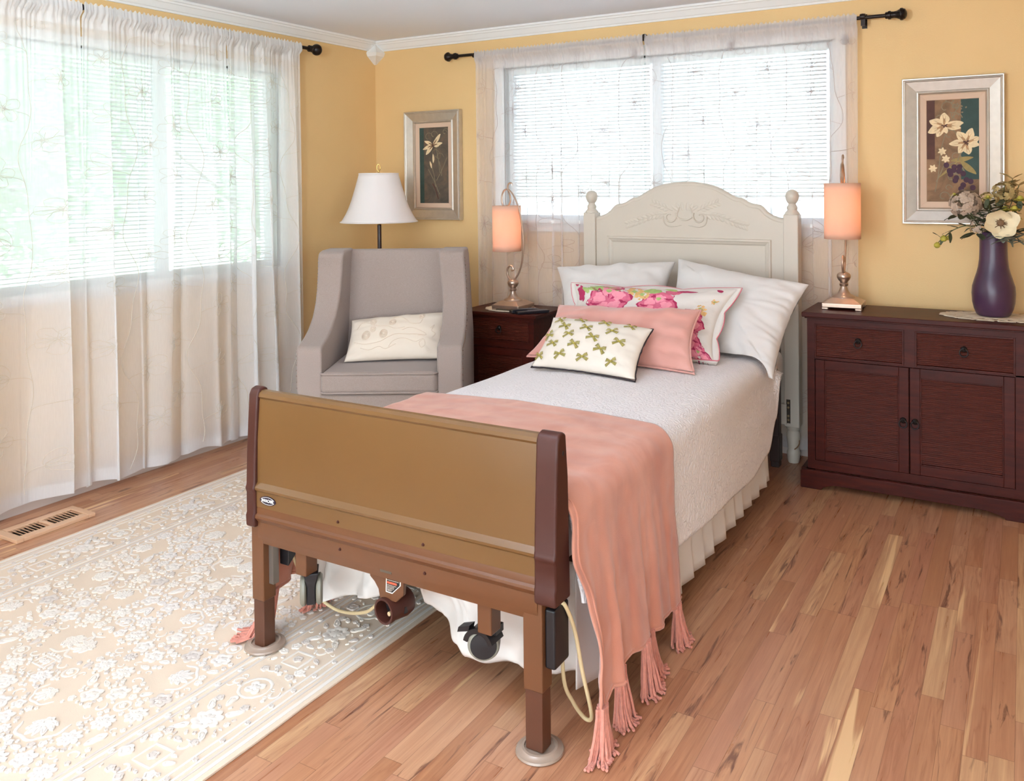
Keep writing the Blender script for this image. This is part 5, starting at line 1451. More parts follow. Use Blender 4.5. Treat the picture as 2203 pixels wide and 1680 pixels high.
def nightstand():
    t = thing('nightstand', 'dark mahogany nightstand with reeded drawer between armchair and bed', 'nightstand', (1.27, -0.30, 0))
    x0, x1, yf, yb = 1.048, 1.500, -0.442, -0.125
    b = MB()
    b.box(x0, x0 + 0.03, yf, yb, 0.08, 0.682).box(x1 - 0.03, x1, yf, yb, 0.08, 0.682).box(x0 + 0.03, x1 - 0.03, yf + 0.03, yb, 0.08, 0.682)
    b.box(x0 + 0.03, x1 - 0.03, yf, yf + 0.02, 0.664, 0.682).box(x0 + 0.03, x1 - 0.03, yf, yf + 0.02, 0.506, 0.540).box(x0 + 0.03, x1 - 0.03, yf, yf + 0.02, 0.08, 0.11)
    obj('carcass', b, M_WOOD, t, smooth=0)
    obj('top', MB().box(1.018, 1.530, -0.468, -0.105, 0.684, 0.703), M_WOOD, t, smooth=0, bevel=0.004, bseg=3)
    obj('top_lip', MB().box(1.034, 1.514, -0.454, -0.115, 0.675, 0.6842), M_WOOD, t, smooth=0, bevel=0.002)
    obj('plinth', MB().prism([(1.03, 0.0), (1.10, 0.0), (1.115, 0.02), (1.435, 0.02), (1.45, 0.0), (1.52, 0.0), (1.52, 0.08), (1.03, 0.08)], 'y', -0.458, -0.125), M_WOOD, t, smooth=0)
    drawer(t, x0 + 0.030, x1 - 0.030, 0.540, 0.664, yf)
    cabinet_door(t, x0 + 0.032, x1 - 0.032, 0.112, 0.504, yf - 0.003, x1 - 0.06)
nightstand()

# ------------------------------------------------------------------ hook-arm table lamps (local x: arm plane, z up)
def hook_lamp(label, loc, rz, group, warm):
    t = thing('table_lamp', label, 'lamp', loc, rz, group)
    b = 0.090
    m = MB(); lv = [(0.090, 0.010), (0.090, 0.030), (0.084, 0.033), (0.052, 0.052), (0.0, 0.052)]
    vs = []; fs = []
    for w, z in lv[:-1]: vs += [(-w, -w, z), (w, -w, z), (w, w, z), (-w, w, z)]
    for j in range(len(lv) - 2): fs += [(j * 4 + i, j * 4 + (i + 1) % 4, j * 4 + 4 + (i + 1) % 4, j * 4 + 4 + i) for i in range(4)]
    fs += [(12, 13, 14, 15), (3, 2, 1, 0)]
    m.add(vs, fs)
    for sx in (-1, 1):
        for sy in (-1, 1):
            xa, xb = sorted((sx * 0.09, sx * 0.060)); ya, yb = sorted((sy * 0.09, sy * 0.060)); m.box(xa, xb, ya, yb, 0.0, 0.0102)
    obj('base', m, M_PEWTER, t, local=True, smooth=0, bevel=0.003)
    st = [(0.0, 0.05), (0.056, 0.05), (0.054, 0.056), (0.044, 0.062), (0.032, 0.068), (0.024, 0.078), (0.018, 0.092), (0.015, 0.104), (0.020, 0.108), (0.021, 0.116), (0.017, 0.120), (0.018, 0.126), (0.026, 0.134), (0.032, 0.146), (0.0325, 0.156), (0.028, 0.165), (0.018, 0.171), (0.010, 0.172), (0.0, 0.172)]
    obj('stem', MB().lathe(st, n=28), M_PEWTER, t, local=True, smooth=50)
    k = 0.478e-3 / 0.93; zf = 0.478e-3
    def P(x, y): return ((x - 365) * k, 0, (1570 - y) * zf)
    arm = [P(*q) for q in ((372, 1232), (400, 1200), (450, 1115), (488, 990), (506, 820), (503, 650), (480, 480), (440, 315), (385, 198), (335, 138), (295, 120), (255, 140), (232, 195), (228, 262), (246, 315), (280, 332), (318, 312), (342, 262), (340, 205), (318, 150), (308, 105), (318, 60), (342, 42), (362, 54), (364, 74))]
    obj('arm', MB().tube(catmull(arm, 8), 0.0052, 10), M_PEWTER, t, local=True)
    scr = [P(*q) for q in ((368, 1234), (335, 1222), (302, 1180), (288, 1120), (300, 1072), (332, 1050), (364, 1066), (370, 1096), (348, 1106))]
    obj('scroll', MB().tube(catmull(scr, 8), 0.0062, 10), M_PEWTER, t, local=True)
    obj('ball', MB().sph((0, 0, 0.170), 0.0105), M_PEWTER, t, local=True)
    sx = (290 - 365) * k; r = 0.0825
    z0, z1 = 0.334, 0.598
    s = MB(); n = 56; vs = []
    for z in [lerp(z0, z1, i / 8) for i in range(9)]:
        for i in range(n): a = 2 * pi * i / n; vs.append((sx + r * cos(a), r * sin(a), z))
    s.add(vs, [(j * n + i, j * n + (i + 1) % n, (j + 1) * n + (i + 1) % n, (j + 1) * n + i) for j in range(8) for i in range(n)])
    sh = obj('lamp_shade', s, M_SHADE, t, local=True, smooth=60, solid=0.0015)
    sp = MB()
    for a in (0.3, 2.4, 4.5): sp.tube([(sx, 0, z1 - 0.012), (sx + r * cos(a), r * sin(a), z1 - 0.004)], 0.0016, 6)
    sp.tube([(sx, 0, z1 - 0.10), (sx, 0, z1 + 0.004)], 0.006, 10); sp.lathe([(0.0, 0.0), (0.016, 0.0), (0.016, 0.045), (0.0, 0.05)], c=(sx, 0, z1 - 0.09), n=14)
    obj('socket', sp, M_PEWTER, sh, local=True)
    k_ = NT('warm_bulb'); e = k_.n('Emission'); e.inputs['Color'].default_value = (1.0, 0.66, 0.42, 1); e.inputs['Strength'].default_value = 2.0
    bm_ = k_.finish(e.outputs[0])
    obj('bulb', MB().sph((sx, 0, z1 - 0.128), 0.026, (1, 1, 1.2)), bm_, sh, local=True)
    L = bpy.data.lights.new('bulb_light', 'POINT'); L.energy = warm; L.color = (1.0, 0.72, 0.50); L.shadow_soft_size = 0.034
    lo = bpy.data.objects.new('bulb_light', L); COL.objects.link(lo); lo.parent = t; lo.location = (sx, 0, z1 - 0.125)
    return t
LL = hook_lamp('pewter hook-arm table lamp with lit peach shade on the nightstand', (1.287, -0.312, 0.7055), 0.0, None, 1.7)
LR = hook_lamp('pewter hook-arm table lamp with lit peach shade on the sideboard', (3.118, -0.250, 0.820), pi / 2 + 0.05, None, 1.7)

# ------------------------------------------------------------------ crochet mats
def doily(label, c, ax, ay, lobes, holes):
    m = MB(); n = lobes * 6; rings = [0.0, 0.3, 0.52, 0.72, 0.86, 1.0]
    vs = [(c[0], c[1], c[2] + 0.0025)]
    for j, q in enumerate(rings[1:]):
        for i in range(n):
            a = 2 * pi * i / n; w = q * (1 + (0.055 * abs(sin(lobes * a / 2)) - 0.03 if j == 4 else 0))
            vs.append((c[0] + ax * w * cos(a), c[1] + ay * w * sin(a), c[2] + 0.0022 + (0.002 * abs(nz(i * 0.4, j * 1.0)) if j > 2 else 0)))
    fs = [(0, 1 + i, 1 + (i + 1) % n) for i in range(n)]
    for j in range(4):
        for i in range(n):
            if holes and ((j == 1 and i % 6 in (1, 2)) or (j == 2 and i % 6 in (4, 5)) or (j == 3 and i % 6 in (2,))): continue
            a, b = 1 + j * n + i, 1 + j * n + (i + 1) % n; fs.append((a, b, b + n, a + n))
    m.add(vs, fs)
    o = obj('doily', m, M_LACE, base=c, smooth=60, solid=0.0025); tag(o, label, 'doily'); return o
doily('cream scalloped doily under the nightstand lamp', (1.262, -0.300, 0.7032), 0.155, 0.125, 14, False)
doily('oval cream crochet doily under the purple vase', (3.775, -0.262, 0.8203), 0.235, 0.135, 18, True)

# ------------------------------------------------------------------ remote controls
def remote(label, loc, rz, L, W, curved):
    t = thing('remote_control', label, 'remote control', loc, rz)
    if curved: pr = [(-L / 2, 0.004), (-L / 2 + 0.012, 0.0), (L / 2 - 0.012, 0.0), (L / 2, 0.006), (L / 2 - 0.004, 0.016), (L / 4, 0.019), (-L / 4, 0.022), (-L / 2 + 0.012, 0.022), (-L / 2, 0.014)]
    else: pr = [(-L / 2, 0.0), (L / 2, 0.0), (L / 2 + 0.004, 0.012), (L / 2, 0.016), (-L / 2, 0.014)]
    obj('body', MB().prism(pr, 'y', -W / 2, W / 2), mat('remote_black', (26, 24, 30), 0.3), t, local=True, smooth=0, bevel=0.003, bseg=3)
    kb = MB()
    for i in range(9):
        for j in range(4):
            x = -L * 0.10 + i * L * 0.062; y = (j - 1.5) * W * 0.2
            z = interp(x, [-L / 2, L / 4, L / 2], [0.022, 0.019, 0.016]) if curved else 0.0148 + 0.0012 * (x / L + 0.5)
            kb.box(x - 0.0032, x + 0.0032, y - 0.0028, y + 0.0028, z - 0.003, z + 0.0016)
    obj('keypad', kb, mat('remote_key', (120, 112, 114), 0.5), t, local=True, smooth=0)
remote('thick rounded black remote control lying nearer the nightstand lamp base', (1.408, -0.380, 0.7035), radians(52), 0.175, 0.046, True)
remote('flat black remote control lying nearest the bed on the nightstand', (1.462, -0.392, 0.7035), radians(50), 0.185, 0.050, False)

# ------------------------------------------------------------------ vase and artificial flowers
VC = (3.755, -0.240)
def vase():
    k = NT('aubergine_glaze'); v = k.coord()
    c = k.ramp(k.noise(v, 7, 3), [(0.3, rgb(58, 34, 58)), (0.7, rgb(76, 46, 70))])
    m_ = k.finish(k.pbr(c, 0.33, 0, k.bump(k.noise(v, 260, 3), 0.12, 0.001), 0.5))
    z0 = 0.8255
    pr = [(0.0, 0.0), (0.062, 0.0), (0.069, 0.006), (0.079, 0.03), (0.086, 0.06), (0.0885, 0.098), (0.086, 0.13), (0.0765, 0.163), (0.068, 0.190), (0.062, 0.215), (0.0575, 0.25), (0.056, 0.29), (0.0555, 0.33), (0.0565, 0.362), (0.058, 0.368),
          (0.056, 0.3705), (0.052, 0.366), (0.050, 0.33), (0.051, 0.25), (0.070, 0.16), (0.078, 0.10), (0.066, 0.02), (0.0, 0.015)]
    o = obj('vase', MB().lathe([(r, z + z0) for r, z in pr], c=(VC[0], VC[1], 0), n=48), m_, base=(VC[0], VC[1], z0), smooth=50)
    tag(o, 'tall aubergine purple vase on the crochet doily', 'vase')
vase()
RIM = V((VC[0], VC[1], 1.185))
M_STEM = mat('stem_green', (88, 90, 52), 0.7)
M_LEAFD = mat('dark_silk_leaf', (74, 78, 54), 0.7, var=0.2, vscale=60)
M_LEAFB = mat('blue_green_leaf', (126, 132, 118), 0.7, var=0.15, vscale=60)
M_HYD = mat('taupe_hydrangea_petal', (184, 160, 140), 0.8, var=0.14, vscale=60)
M_MAG = mat('cream_magnolia_petal', (232, 214, 178), 0.75, var=0.06, vscale=30)
M_LIME = mat('lime_bud', (176, 162, 62), 0.7, var=0.18, vscale=60)
M_BRN = mat('brown_stamen', (122, 92, 66), 0.8)
M_KHA = mat('khaki_blossom', (176, 150, 98), 0.8, var=0.2, vscale=60)
fr = random.Random(17)
def stem_to(root, tip, bulge=(0, 0, 0), r=0.0028):
    a = V((VC[0] + fr.uniform(-0.02, 0.02), VC[1] + fr.uniform(-0.02, 0.02), 0.98)); mid = V((VC[0], VC[1], 1.17)) .lerp(V((tip[0], tip[1], 1.17)), 0.28)
    p = catmull([a, mid, mid.lerp(V(tip), 0.5) + V(bulge), V(tip)], 8)
    obj('stem', MB().tube(p, r, 6), M_STEM, root); return p
def petal(m, c, d, up, L, W, cup, n=6):
    d = V(d).normalized(); w = d.cross(V(up)).normalized(); u = w.cross(d).normalized(); vs = []
    for j in range(n + 1):
        t = j / n; ww = W * sin(pi * min(0.97, 0.12 + 0.82 * t)) ** 0.8
        for q in (-1, -0.5, 0, 0.5, 1): vs.append(V(c) + d * L * t + w * ww * q + u * (cup * L * t * t + 0.25 * abs(cup) * W * q * q * 2 + 0.05 * L * nz(t * 3 + c[0] * 90, q * 2, d.x * 5)))
    m.add(vs, [(j * 5 + i, j * 5 + i + 1, (j + 1) * 5 + i + 1, (j + 1) * 5 + i) for j in range(n) for i in range(4)])
def leaf3(m, c, d, L, W, droop=-0.2): petal(m, c, d, (0.1, 0.2, 1), L, W, droop, 6)
def flower_thing(name, label, cat, group=None): return thing(name, label, cat, (VC[0], VC[1], 0.98), 0, group)
def hydrangea(label, c, R, m_, squash=(1, 1, 1), n=120):
    t = flower_thing('hydrangea', label, 'flower')
    stem_to(t, c); m = MB()
    for i in range(n):
        d = V((fr.gauss(0, 1), fr.gauss(0, 1), fr.gauss(0, 1))).normalized()
        if d.z < -0.75: continue
        p = V(c) + V((d.x * squash[0], d.y * squash[1], d.z * squash[2])) * R * fr.uniform(0.85, 1.0)
        a = d.orthogonal().normalized(); b = d.cross(a); s = R * fr.uniform(0.20, 0.27); ph = fr.uniform(0, 1.57)
        for k in range(4):
            e = a * cos(ph + k * 1.571) + b * sin(ph + k * 1.571); petal(m, p, e + d * 0.15, d, s, s * 0.48, -0.15, 3)
    obj('flower_head', m, m_, t, smooth=60, recalc=False)
    l = MB()
    for i in range(5):
        a = fr.uniform(0, 6.28); leaf3(l, V(c) + V((cos(a) * R * 0.5, sin(a) * R * 0.5, -R * 0.7)), (cos(a), sin(a), -0.25), 0.06, 0.018)
    obj('leaves', l, M_LEAFD, t, smooth=60, recalc=False)
hydrangea('large taupe silk hydrangea leaning out of the vase over the picture frame', (3.645, -0.255, 1.318), 0.066, M_HYD, (1.05, 1, 1.0), 130)
hydrangea('taupe hydrangea cluster hanging low at the vase rim', (3.695, -0.262, 1.215), 0.036, M_HYD, (1, 1, 1.1), 50)
hydrangea('khaki hydrangea rising behind the lime buds', (3.80, -0.20, 1.372), 0.05, M_KHA, (1.1, 1, 1), 80)
hydrangea('pale taupe hydrangea beside the lime buds, touching the picture frame edge', (3.738, -0.235, 1.342), 0.036, M_KHA, (1.2, 1, 0.9), 60)
def magnolia():
    t = flower_thing('magnolia', 'wide open cream magnolia drooping over the vase rim', 'flower')
    c = V((3.785, -0.300, 1.236)); stem_to(t, c + V((0, 0.03, 0)))
    m = MB()
    for i, (a, L, W) in enumerate(((0.35, 0.095, 0.040), (1.5, 0.080, 0.042), (2.6, 0.075, 0.036), (3.5, 0.080, 0.036), (4.6, 0.075, 0.034), (5.5, 0.090, 0.038))):
        d = V((cos(a), -0.45, sin(a))); petal(m, c, d, (0, -1, 0.2), L, W, 0.35 if i % 2 else 0.15, 8)
    obj('petals', m, M_MAG, t, smooth=80, recalc=False)
    s = MB().sph(c + V((0, -0.016, 0.004)), 0.015, (1, 1, 1))
    for i in range(34):
        d = V((fr.gauss(0, 1), -abs(fr.gauss(0, 1)) - 0.4, fr.gauss(0, 1))).normalized(); s.tube([c + d * 0.012, c + d * fr.uniform(0.026, 0.036)], 0.0016, 5)
    obj('stamens', s, M_BRN, t)
    l = MB()
    for (d, L) in (((0.9, -0.3, -0.5), 0.09), ((0.5, -0.5, -0.8), 0.08), ((-0.2, -0.6, -0.7), 0.06), ((1, 0.1, -0.1), 0.10)): leaf3(l, c + V((0.02, 0.01, -0.03)), d, L, 0.018)
    obj('leaves', l, M_LEAFB, t, smooth=60, recalc=False)
magnolia()
def ranunculus(label, pts, R, group):
    t = flower_thing('lime_bud_sprig', label, 'flower', group)
    m = MB(); lf = MB()
    for i, c in enumerate(pts):
        c = V(c); stem_to(t, c, (0, 0, 0.01), 0.0018)
        for k in range(3):
            rr = R * (1 - 0.22 * k)
            for j in range(7):
                a = j * 0.898 + k * 0.4; d = V((cos(a), sin(a) * 0.8 - 0.25 * k, 0.5 + 0.6 * k)).normalized()
                petal(m, c - V((0, 0, R * 0.5)) , d, V((cos(a), sin(a), 0)), rr * 1.35, rr * 0.55, 0.35 + 0.25 * k, 4)
        m.sph(c, R * 0.62)
        leaf3(lf, c - V((0, 0, R * 0.6)), (fr.uniform(-1, 1), fr.uniform(-1, 0.2), -0.6), 0.045, 0.011)
    obj('buds', m, M_LIME, t, smooth=70, recalc=False); obj('leaves', lf, M_LEAFD, t, smooth=60, recalc=False)
ranunculus('sprig of lime green buds at the outer edge of the vase flowers', [(3.838, -0.262, 1.302), (3.842, -0.272, 1.262), (3.800, -0.25, 1.300), (3.86, -0.24, 1.345)], 0.020, None)
ranunculus('sprig of small lime buds between taupe hydrangea and picture frame', [(3.735, -0.27, 1.352), (3.598, -0.24, 1.362)], 0.013, None)
def drooping():
    t = flower_thing('bud_branch', 'drooping branch with two lime buds reaching toward the table lamp', 'flower')
    p = catmull([(3.745, -0.25, 1.0), (3.722, -0.262, 1.185), (3.66, -0.262, 1.222), (3.60, -0.255, 1.205), (3.552, -0.25, 1.165), (3.530, -0.25, 1.140)], 8)
    obj('stem', MB().tube(p, 0.0022, 6), M_STEM, t)
    lf = MB()
    for i, d in ((22, (-0.6, -0.3, 0.3)), (25, (-0.9, -0.3, -0.2)), (27, (0.2, -0.4, -0.9)), (30, (-0.4, -0.5, -0.6)), (33, (-0.6, 0.2, 0.6)), (18, (-0.5, -0.6, 0.4)), (14, (-0.7, -0.4, -0.3))): leaf3(lf, p[i], d, 0.048, 0.012)
    obj('leaves', lf, M_LEAFD, t, smooth=60, recalc=False)
    b = MB()
    for c, R in (((3.556, -0.262, 1.163), 0.015), ((3.528, -0.255, 1.132), 0.014), ((3.572, -0.25, 1.165), 0.010)):
        b.sph(c, R, (1, 1, 0.95))
        for j in range(8): a = j * 0.785; petal(b, V(c) + V((0, 0, R)), (cos(a) * 0.7, sin(a) * 0.7, -0.8), (cos(a), sin(a), 0.3), R * 1.7, R * 0.5, -0.3, 4)
    obj('buds', b, M_LIME, t, smooth=70, recalc=False)
drooping()
def greens(label, tips, m_, name):
    t = flower_thing(name, label, 'foliage')
    lf = MB()
    for tip in tips:
        p = stem_to(t, tip, (0, 0, 0.02), 0.002)
        for i in range(10, len(p), 2):
            for s in (-1, 1): leaf3(lf, p[i], (s * fr.uniform(0.4, 1), fr.uniform(-0.7, 0.1), fr.uniform(-0.2, 0.6)), fr.uniform(0.035, 0.06), 0.013)
    obj('leaves', lf, m_, t, smooth=60, recalc=False)
greens('dark green leaf sprays filling the mouth of the vase', [(3.70, -0.26, 1.29), (3.715, -0.29, 1.25), (3.77, -0.26, 1.29), (3.86, -0.28, 1.20), (3.73, -0.23, 1.31)], M_LEAFD, 'leaf_spray')
greens('blue green leaves hanging over the vase shoulder below the magnolia', [(3.80, -0.325, 1.165), (3.845, -0.31, 1.165), (3.83, -0.315, 1.15)], M_LEAFB, 'leaf_spray')
greens('brown leafy spray at the top of the vase flowers', [(3.83, -0.20, 1.43), (3.855, -0.21, 1.40), (3.80, -0.19, 1.40)], M_KHA, 'leaf_spray')

# ------------------------------------------------------------------ framed floral pictures on the back wall
def picture(label, x0, x1, z0, z1, paint):
    t = thing('framed_picture', label, 'picture', ((x0 + x1) / 2, -0.02, z0))
    prof = [(p_ * 0.84, h_) for p_, h_ in [(0.0, 0.004), (0.0, 0.036), (0.004, 0.042), (0.009, 0.042), (0.013, 0.038), (0.018, 0.039), (0.022, 0.036), (0.075, 0.022), (0.080, 0.026), (0.086, 0.027), (0.090, 0.022), (0.094, 0.016), (0.094, 0.004)]]
    def quadframe(prof):
        m = MB()
        for i in range(len(prof) - 1):
            (d0, h0), (d1, h1) = prof[i], prof[i + 1]
            c0 = [(x0 + d0, -h0, z0 + d0), (x1 - d0, -h0, z0 + d0), (x1 - d0, -h0, z1 - d0), (x0 + d0, -h0, z1 - d0)]
            c1 = [(x0 + d1, -h1, z0 + d1), (x1 - d1, -h1, z0 + d1), (x1 - d1, -h1, z1 - d1), (x0 + d1, -h1, z1 - d1)]
            for k in range(4): m.add([c0[k], c0[(k + 1) % 4], c1[(k + 1) % 4], c1[k]], [(0, 1, 2, 3)])
        return m
    obj('frame', quadframe(prof), M_SILVER, t, smooth=0, recalc=True)
    obj('liner', quadframe([(0.078, 0.012), (0.081, 0.015), (0.107, 0.011), (0.109, 0.007)]), M_LINER, t, smooth=0)
    paint(t, x0 + 0.108, x1 - 0.108, z0 + 0.106, z1 - 0.106, -0.0075)
def art_mat(name, stops, scale, stretch=(1, 1, 1)):
    k = NT(name); n = k.noise(k.coord(stretch), scale, 5, 0.65, 1.2)
    return k.finish(k.pbr(k.ramp(n, [(p, rgb(*c)) for p, c in stops]), 0.7, 0, None, 0.3))
P_CREAM = mat('paint_cream', (232, 206, 164), 0.7, var=0.10, vscale=60)
P_BROWN = mat('paint_brown', (126, 92, 62), 0.7, var=0.15, vscale=50)
P_GRAPE = mat('paint_grape', (70, 36, 54), 0.7, var=0.25, vscale=70)
P_OLIVE = mat('paint_olive', (158, 134, 80), 0.7, var=0.15, vscale=50)
P_TEAL = mat('paint_teal', (52, 72, 66), 0.7, var=0.12, vscale=30)
P_MAROON = mat('paint_maroon', (84, 48, 38), 0.7, var=0.15, vscale=30)
P_STONE = mat('paint_stone', (134, 118, 92), 0.7, var=0.15, vscale=40)
LAYER = [0]
def petal2(m, cx, cz, L, W, a, y):
    LAYER[0] += 1; y -= LAYER[0] % 60 * 0.000006
    pts = []
    for i in range(20):
        q = 2 * pi * i / 20; u = (1 - cos(q)) / 2 * L; w = sin(q) * W * (0.55 + 0.45 * sin(pi * u / L) + 0.1 * sin(3 * q))
        pts.append((cx + cos(a) * u - sin(a) * w, y, cz + sin(a) * u + cos(a) * w))
    m.poly(pts)
def line2(m, pts, w, y):
    LAYER[0] += 1; y -= LAYER[0] % 60 * 0.000006
    pp = catmull([(p[0], 0, p[1]) for p in pts], 8)
    for i in range(len(pp) - 1):
        d = (pp[i + 1] - pp[i]); n = V((-d.z, 0, d.x)).normalized() * w
        m.add([pp[i] - n, pp[i] + n, pp[i + 1] + n, pp[i + 1] - n], [(0, 1, 2, 3)]); 
        for q in range(4): m.v[-1 - q].y = y
def paint_small(t, x0, x1, z0, z1, y):
    W, H = x1 - x0, z1 - z0
    m = MB(); m.box(x0, x1, y, y + 0.006, z0, z1)
    def X(u): return x0 + W * u
    def Z(v): return z0 + H * v
    r = random.Random(2)
    m.cur = 1; m.add([(X(0), y - 0.0003, Z(0)), (X(0.15), y - 0.0003, Z(0)), (X(0.15), y - 0.0003, Z(1)), (X(0), y - 0.0003, Z(1))], [(0, 1, 2, 3)])
    m.cur = 2
    for i in range(9):      # faint scrolls
        cx, cz, R = r.uniform(0.25, 0.9), r.uniform(0.45, 0.95), r.uniform(0.08, 0.2)
        line2(m, [(X(cx + R * cos(q * 0.7) * (1 - q / 9)), Z(cz + 0.45 * R * sin(q * 0.7) * (1 - q / 9))) for q in range(8)], 0.0016, y - 0.0004)
    for a, b in (((0.30, 0.45), (0.68, 0.12)), ((0.95, 0.60), (0.58, 0.30)), ((0.40, 0.52), (0.55, 0.22)), ((0.55, 0.78), (0.70, 0.40)), ((0.68, 0.55), (0.76, 0.36))):
        line2(m, [(X(a[0]), Z(a[1])), (X((a[0] + b[0]) / 2 + 0.02), Z((a[1] + b[1]) / 2)), (X(b[0]), Z(b[1]))], 0.0022, y - 0.0005)
    m.cur = 3
    for a, L, w in ((0.85, 0.095, 0.014), (0.15, 0.078, 0.012), (2.75, 0.075, 0.012), (3.45, 0.088, 0.012), (3.95, 0.085, 0.015), (-0.15, 0.05, 0.010)): petal2(m, X(0.47), Z(0.765), L, w, a, y - 0.0008)
    petal2(m, X(0.48), Z(0.53), 0.06, 0.008, 1.6, y - 0.0008); petal2(m, X(0.42), Z(0.46), 0.05, 0.007, 1.85, y - 0.0008)
    m.cur = 5
    for a, L in ((0.85, 0.05), (0.15, 0.04), (2.75, 0.04), (3.45, 0.045), (3.95, 0.042)): petal2(m, X(0.47), Z(0.765), L, 0.004, a, y - 0.0015)
    m.cur = 4
    for i in range(9): petal2(m, X(0.47), Z(0.765), r.uniform(0.01, 0.02), 0.0018, r.uniform(0, 6.28), y - 0.0020)
    line2(m, [(X(0.45), Z(0.26)), (X(0.55), Z(0.18)), (X(0.64), Z(0.06))], 0.004, y - 0.0008)
    o = obj('painted_canvas', m, [art_mat('art_small_ground', [(0.25, (72, 66, 60)), (0.5, (98, 86, 74)), (0.75, (126, 98, 76))], 9), P_TEAL, P_STONE, P_CREAM, P_MAROON, P_BROWN], t, smooth=0, recalc=False)
def paint_large(t, x0, x1, z0, z1, y):
    W, H = x1 - x0, z1 - z0
    m = MB(); m.box(x0, x1, y, y + 0.006, z0, z1)
    def X(u): return x0 + W * u
    def Z(v): return z0 + H * v
    def q4(u0, u1, v0, v1, yy): m.add([(X(u0), yy, Z(v0)), (X(u1), yy, Z(v0)), (X(u1), yy, Z(v1)), (X(u0), yy, Z(v1))], [(0, 1, 2, 3)])
    r = random.Random(6)
    m.cur = 1; q4(0.66, 1.0, 0.22, 1.0, y - 0.0003)
    m.cur = 2; q4(0.0, 0.16, 0.42, 1.0, y - 0.0003)
    m.cur = 3
    for i in range(14):
        cx, cz, R = r.uniform(0.2, 0.68), r.uniform(0.05, 0.98), r.uniform(0.06, 0.16)
        line2(m, [(X(cx + R * cos(q * 0.7) * (1 - q / 9)), Z(cz + 0.5 * R * sin(q * 0.7) * (1 - q / 9))) for q in range(8)], 0.0022, y - 0.0004)
    for pts in (((0.36, 0.66), (0.30, 0.55), (0.26, 0.42)), ((0.70, 0.50), (0.62, 0.44), (0.60, 0.40)), ((0.26, 0.45), (0.22, 0.25), (0.16, 0.10)), ((0.35, 0.38), (0.25, 0.26), (0.18, 0.2)), ((0.48, 0.80), (0.58, 0.90), (0.62, 0.94))):
        line2(m, [(X(a), Z(b)) for a, b in pts], 0.0022, y - 0.0005)
    for i in range(26): petal2(m, X(0.58 + r.gauss(0, 0.09)), Z(0.93 + r.gauss(0, 0.025)), 0.010, 0.004, r.uniform(0, 6.28), y - 0.0006)
    m.cur = 4
    petal2(m, X(0.46), Z(0.40), 0.10, 0.012, 0.15, y - 0.0006); petal2(m, X(0.64), Z(0.40), 0.095, 0.014, -0.75, y - 0.0006); petal2(m, X(0.24), Z(0.24), 0.11, 0.006, 0.75, y - 0.0006)
    m.cur = 5
    for a, L, w in ((1.55, 0.062, 0.022), (0.12, 0.085, 0.018), (-0.20, 0.075, 0.014), (2.75, 0.070, 0.021), (3.55, 0.078, 0.020), (4.15, 0.062, 0.017), (5.0, 0.040, 0.012)): petal2(m, X(0.34), Z(0.745), L, w, a, y - 0.0008)
    for a, L, w in ((1.2, 0.072, 0.020), (2.2, 0.066, 0.020), (3.2, 0.075, 0.016), (4.1, 0.060, 0.017), (4.9, 0.058, 0.021), (0.35, 0.062, 0.018), (-0.25, 0.058, 0.016)): petal2(m, X(0.76), Z(0.575), L, w, a, y - 0.0008)
    for cx, cz in ((0.30, 0.495), (0.37, 0.42), (0.12, 0.33)):
        for k in range(6): petal2(m, X(cx), Z(cz), 0.020, 0.0055, k * 1.05 + cx, y - 0.0009)
    m.cur = 6
    for cx, cz in ((0.38, 0.36), (0.53, 0.34), (0.63, 0.34), (0.44, 0.305), (0.52, 0.31), (0.62, 0.30), (0.46, 0.27), (0.70, 0.275), (0.57, 0.235), (0.55, 0.21), (0.76, 0.215), (0.84, 0.20), (0.70, 0.165), (0.66, 0.13), (0.88, 0.14)):
        LAYER[0] += 1; yy = y - 0.0010 - LAYER[0] % 60 * 0.000006; m.poly([(X(cx) + 0.0125 * cos(a), yy, Z(cz) + 0.0135 * sin(a)) for a in [2 * pi * i / 14 for i in range(14)]])
    m.cur = 7
    for cx, cz, an in ((0.34, 0.745, (1.55, 0.12, -0.20, 2.75, 3.55, 4.15)), (0.76, 0.575, (1.2, 2.2, 3.2, 4.1, 4.9, 0.35))):
        for a in an: petal2(m, X(cx), Z(cz), 0.036, 0.0055, a, y - 0.0015); petal2(m, X(cx), Z(cz), 0.055, 0.0012, a + 0.12, y - 0.0015); petal2(m, X(cx), Z(cz), 0.050, 0.0011, a - 0.13, y - 0.0015)
    m.cur = 2
    for cx, cz in ((0.34, 0.745), (0.76, 0.575)):
        for i in range(9): petal2(m, X(cx), Z(cz), r.uniform(0.010, 0.020), 0.0026, r.uniform(0, 6.28), y - 0.0020)
    obj('painted_canvas', m, [art_mat('art_large_ground', [(0.25, (96, 78, 58)), (0.5, (142, 108, 80)), (0.75, (168, 128, 96))], 7), P_TEAL, P_MAROON, P_STONE, P_OLIVE, P_CREAM, P_GRAPE, mat('paint_tan', (176, 134, 94), 0.7, var=0.2, vscale=60)], t, smooth=0, recalc=False)
picture('silver framed painting of one white flower beside the floor lamp', 0.272, 0.722, 1.200, 1.912, paint_small)
picture('silver framed painting of two white flowers and grapes above the sideboard', 3.355, 3.798, 1.216, 1.920, paint_large)

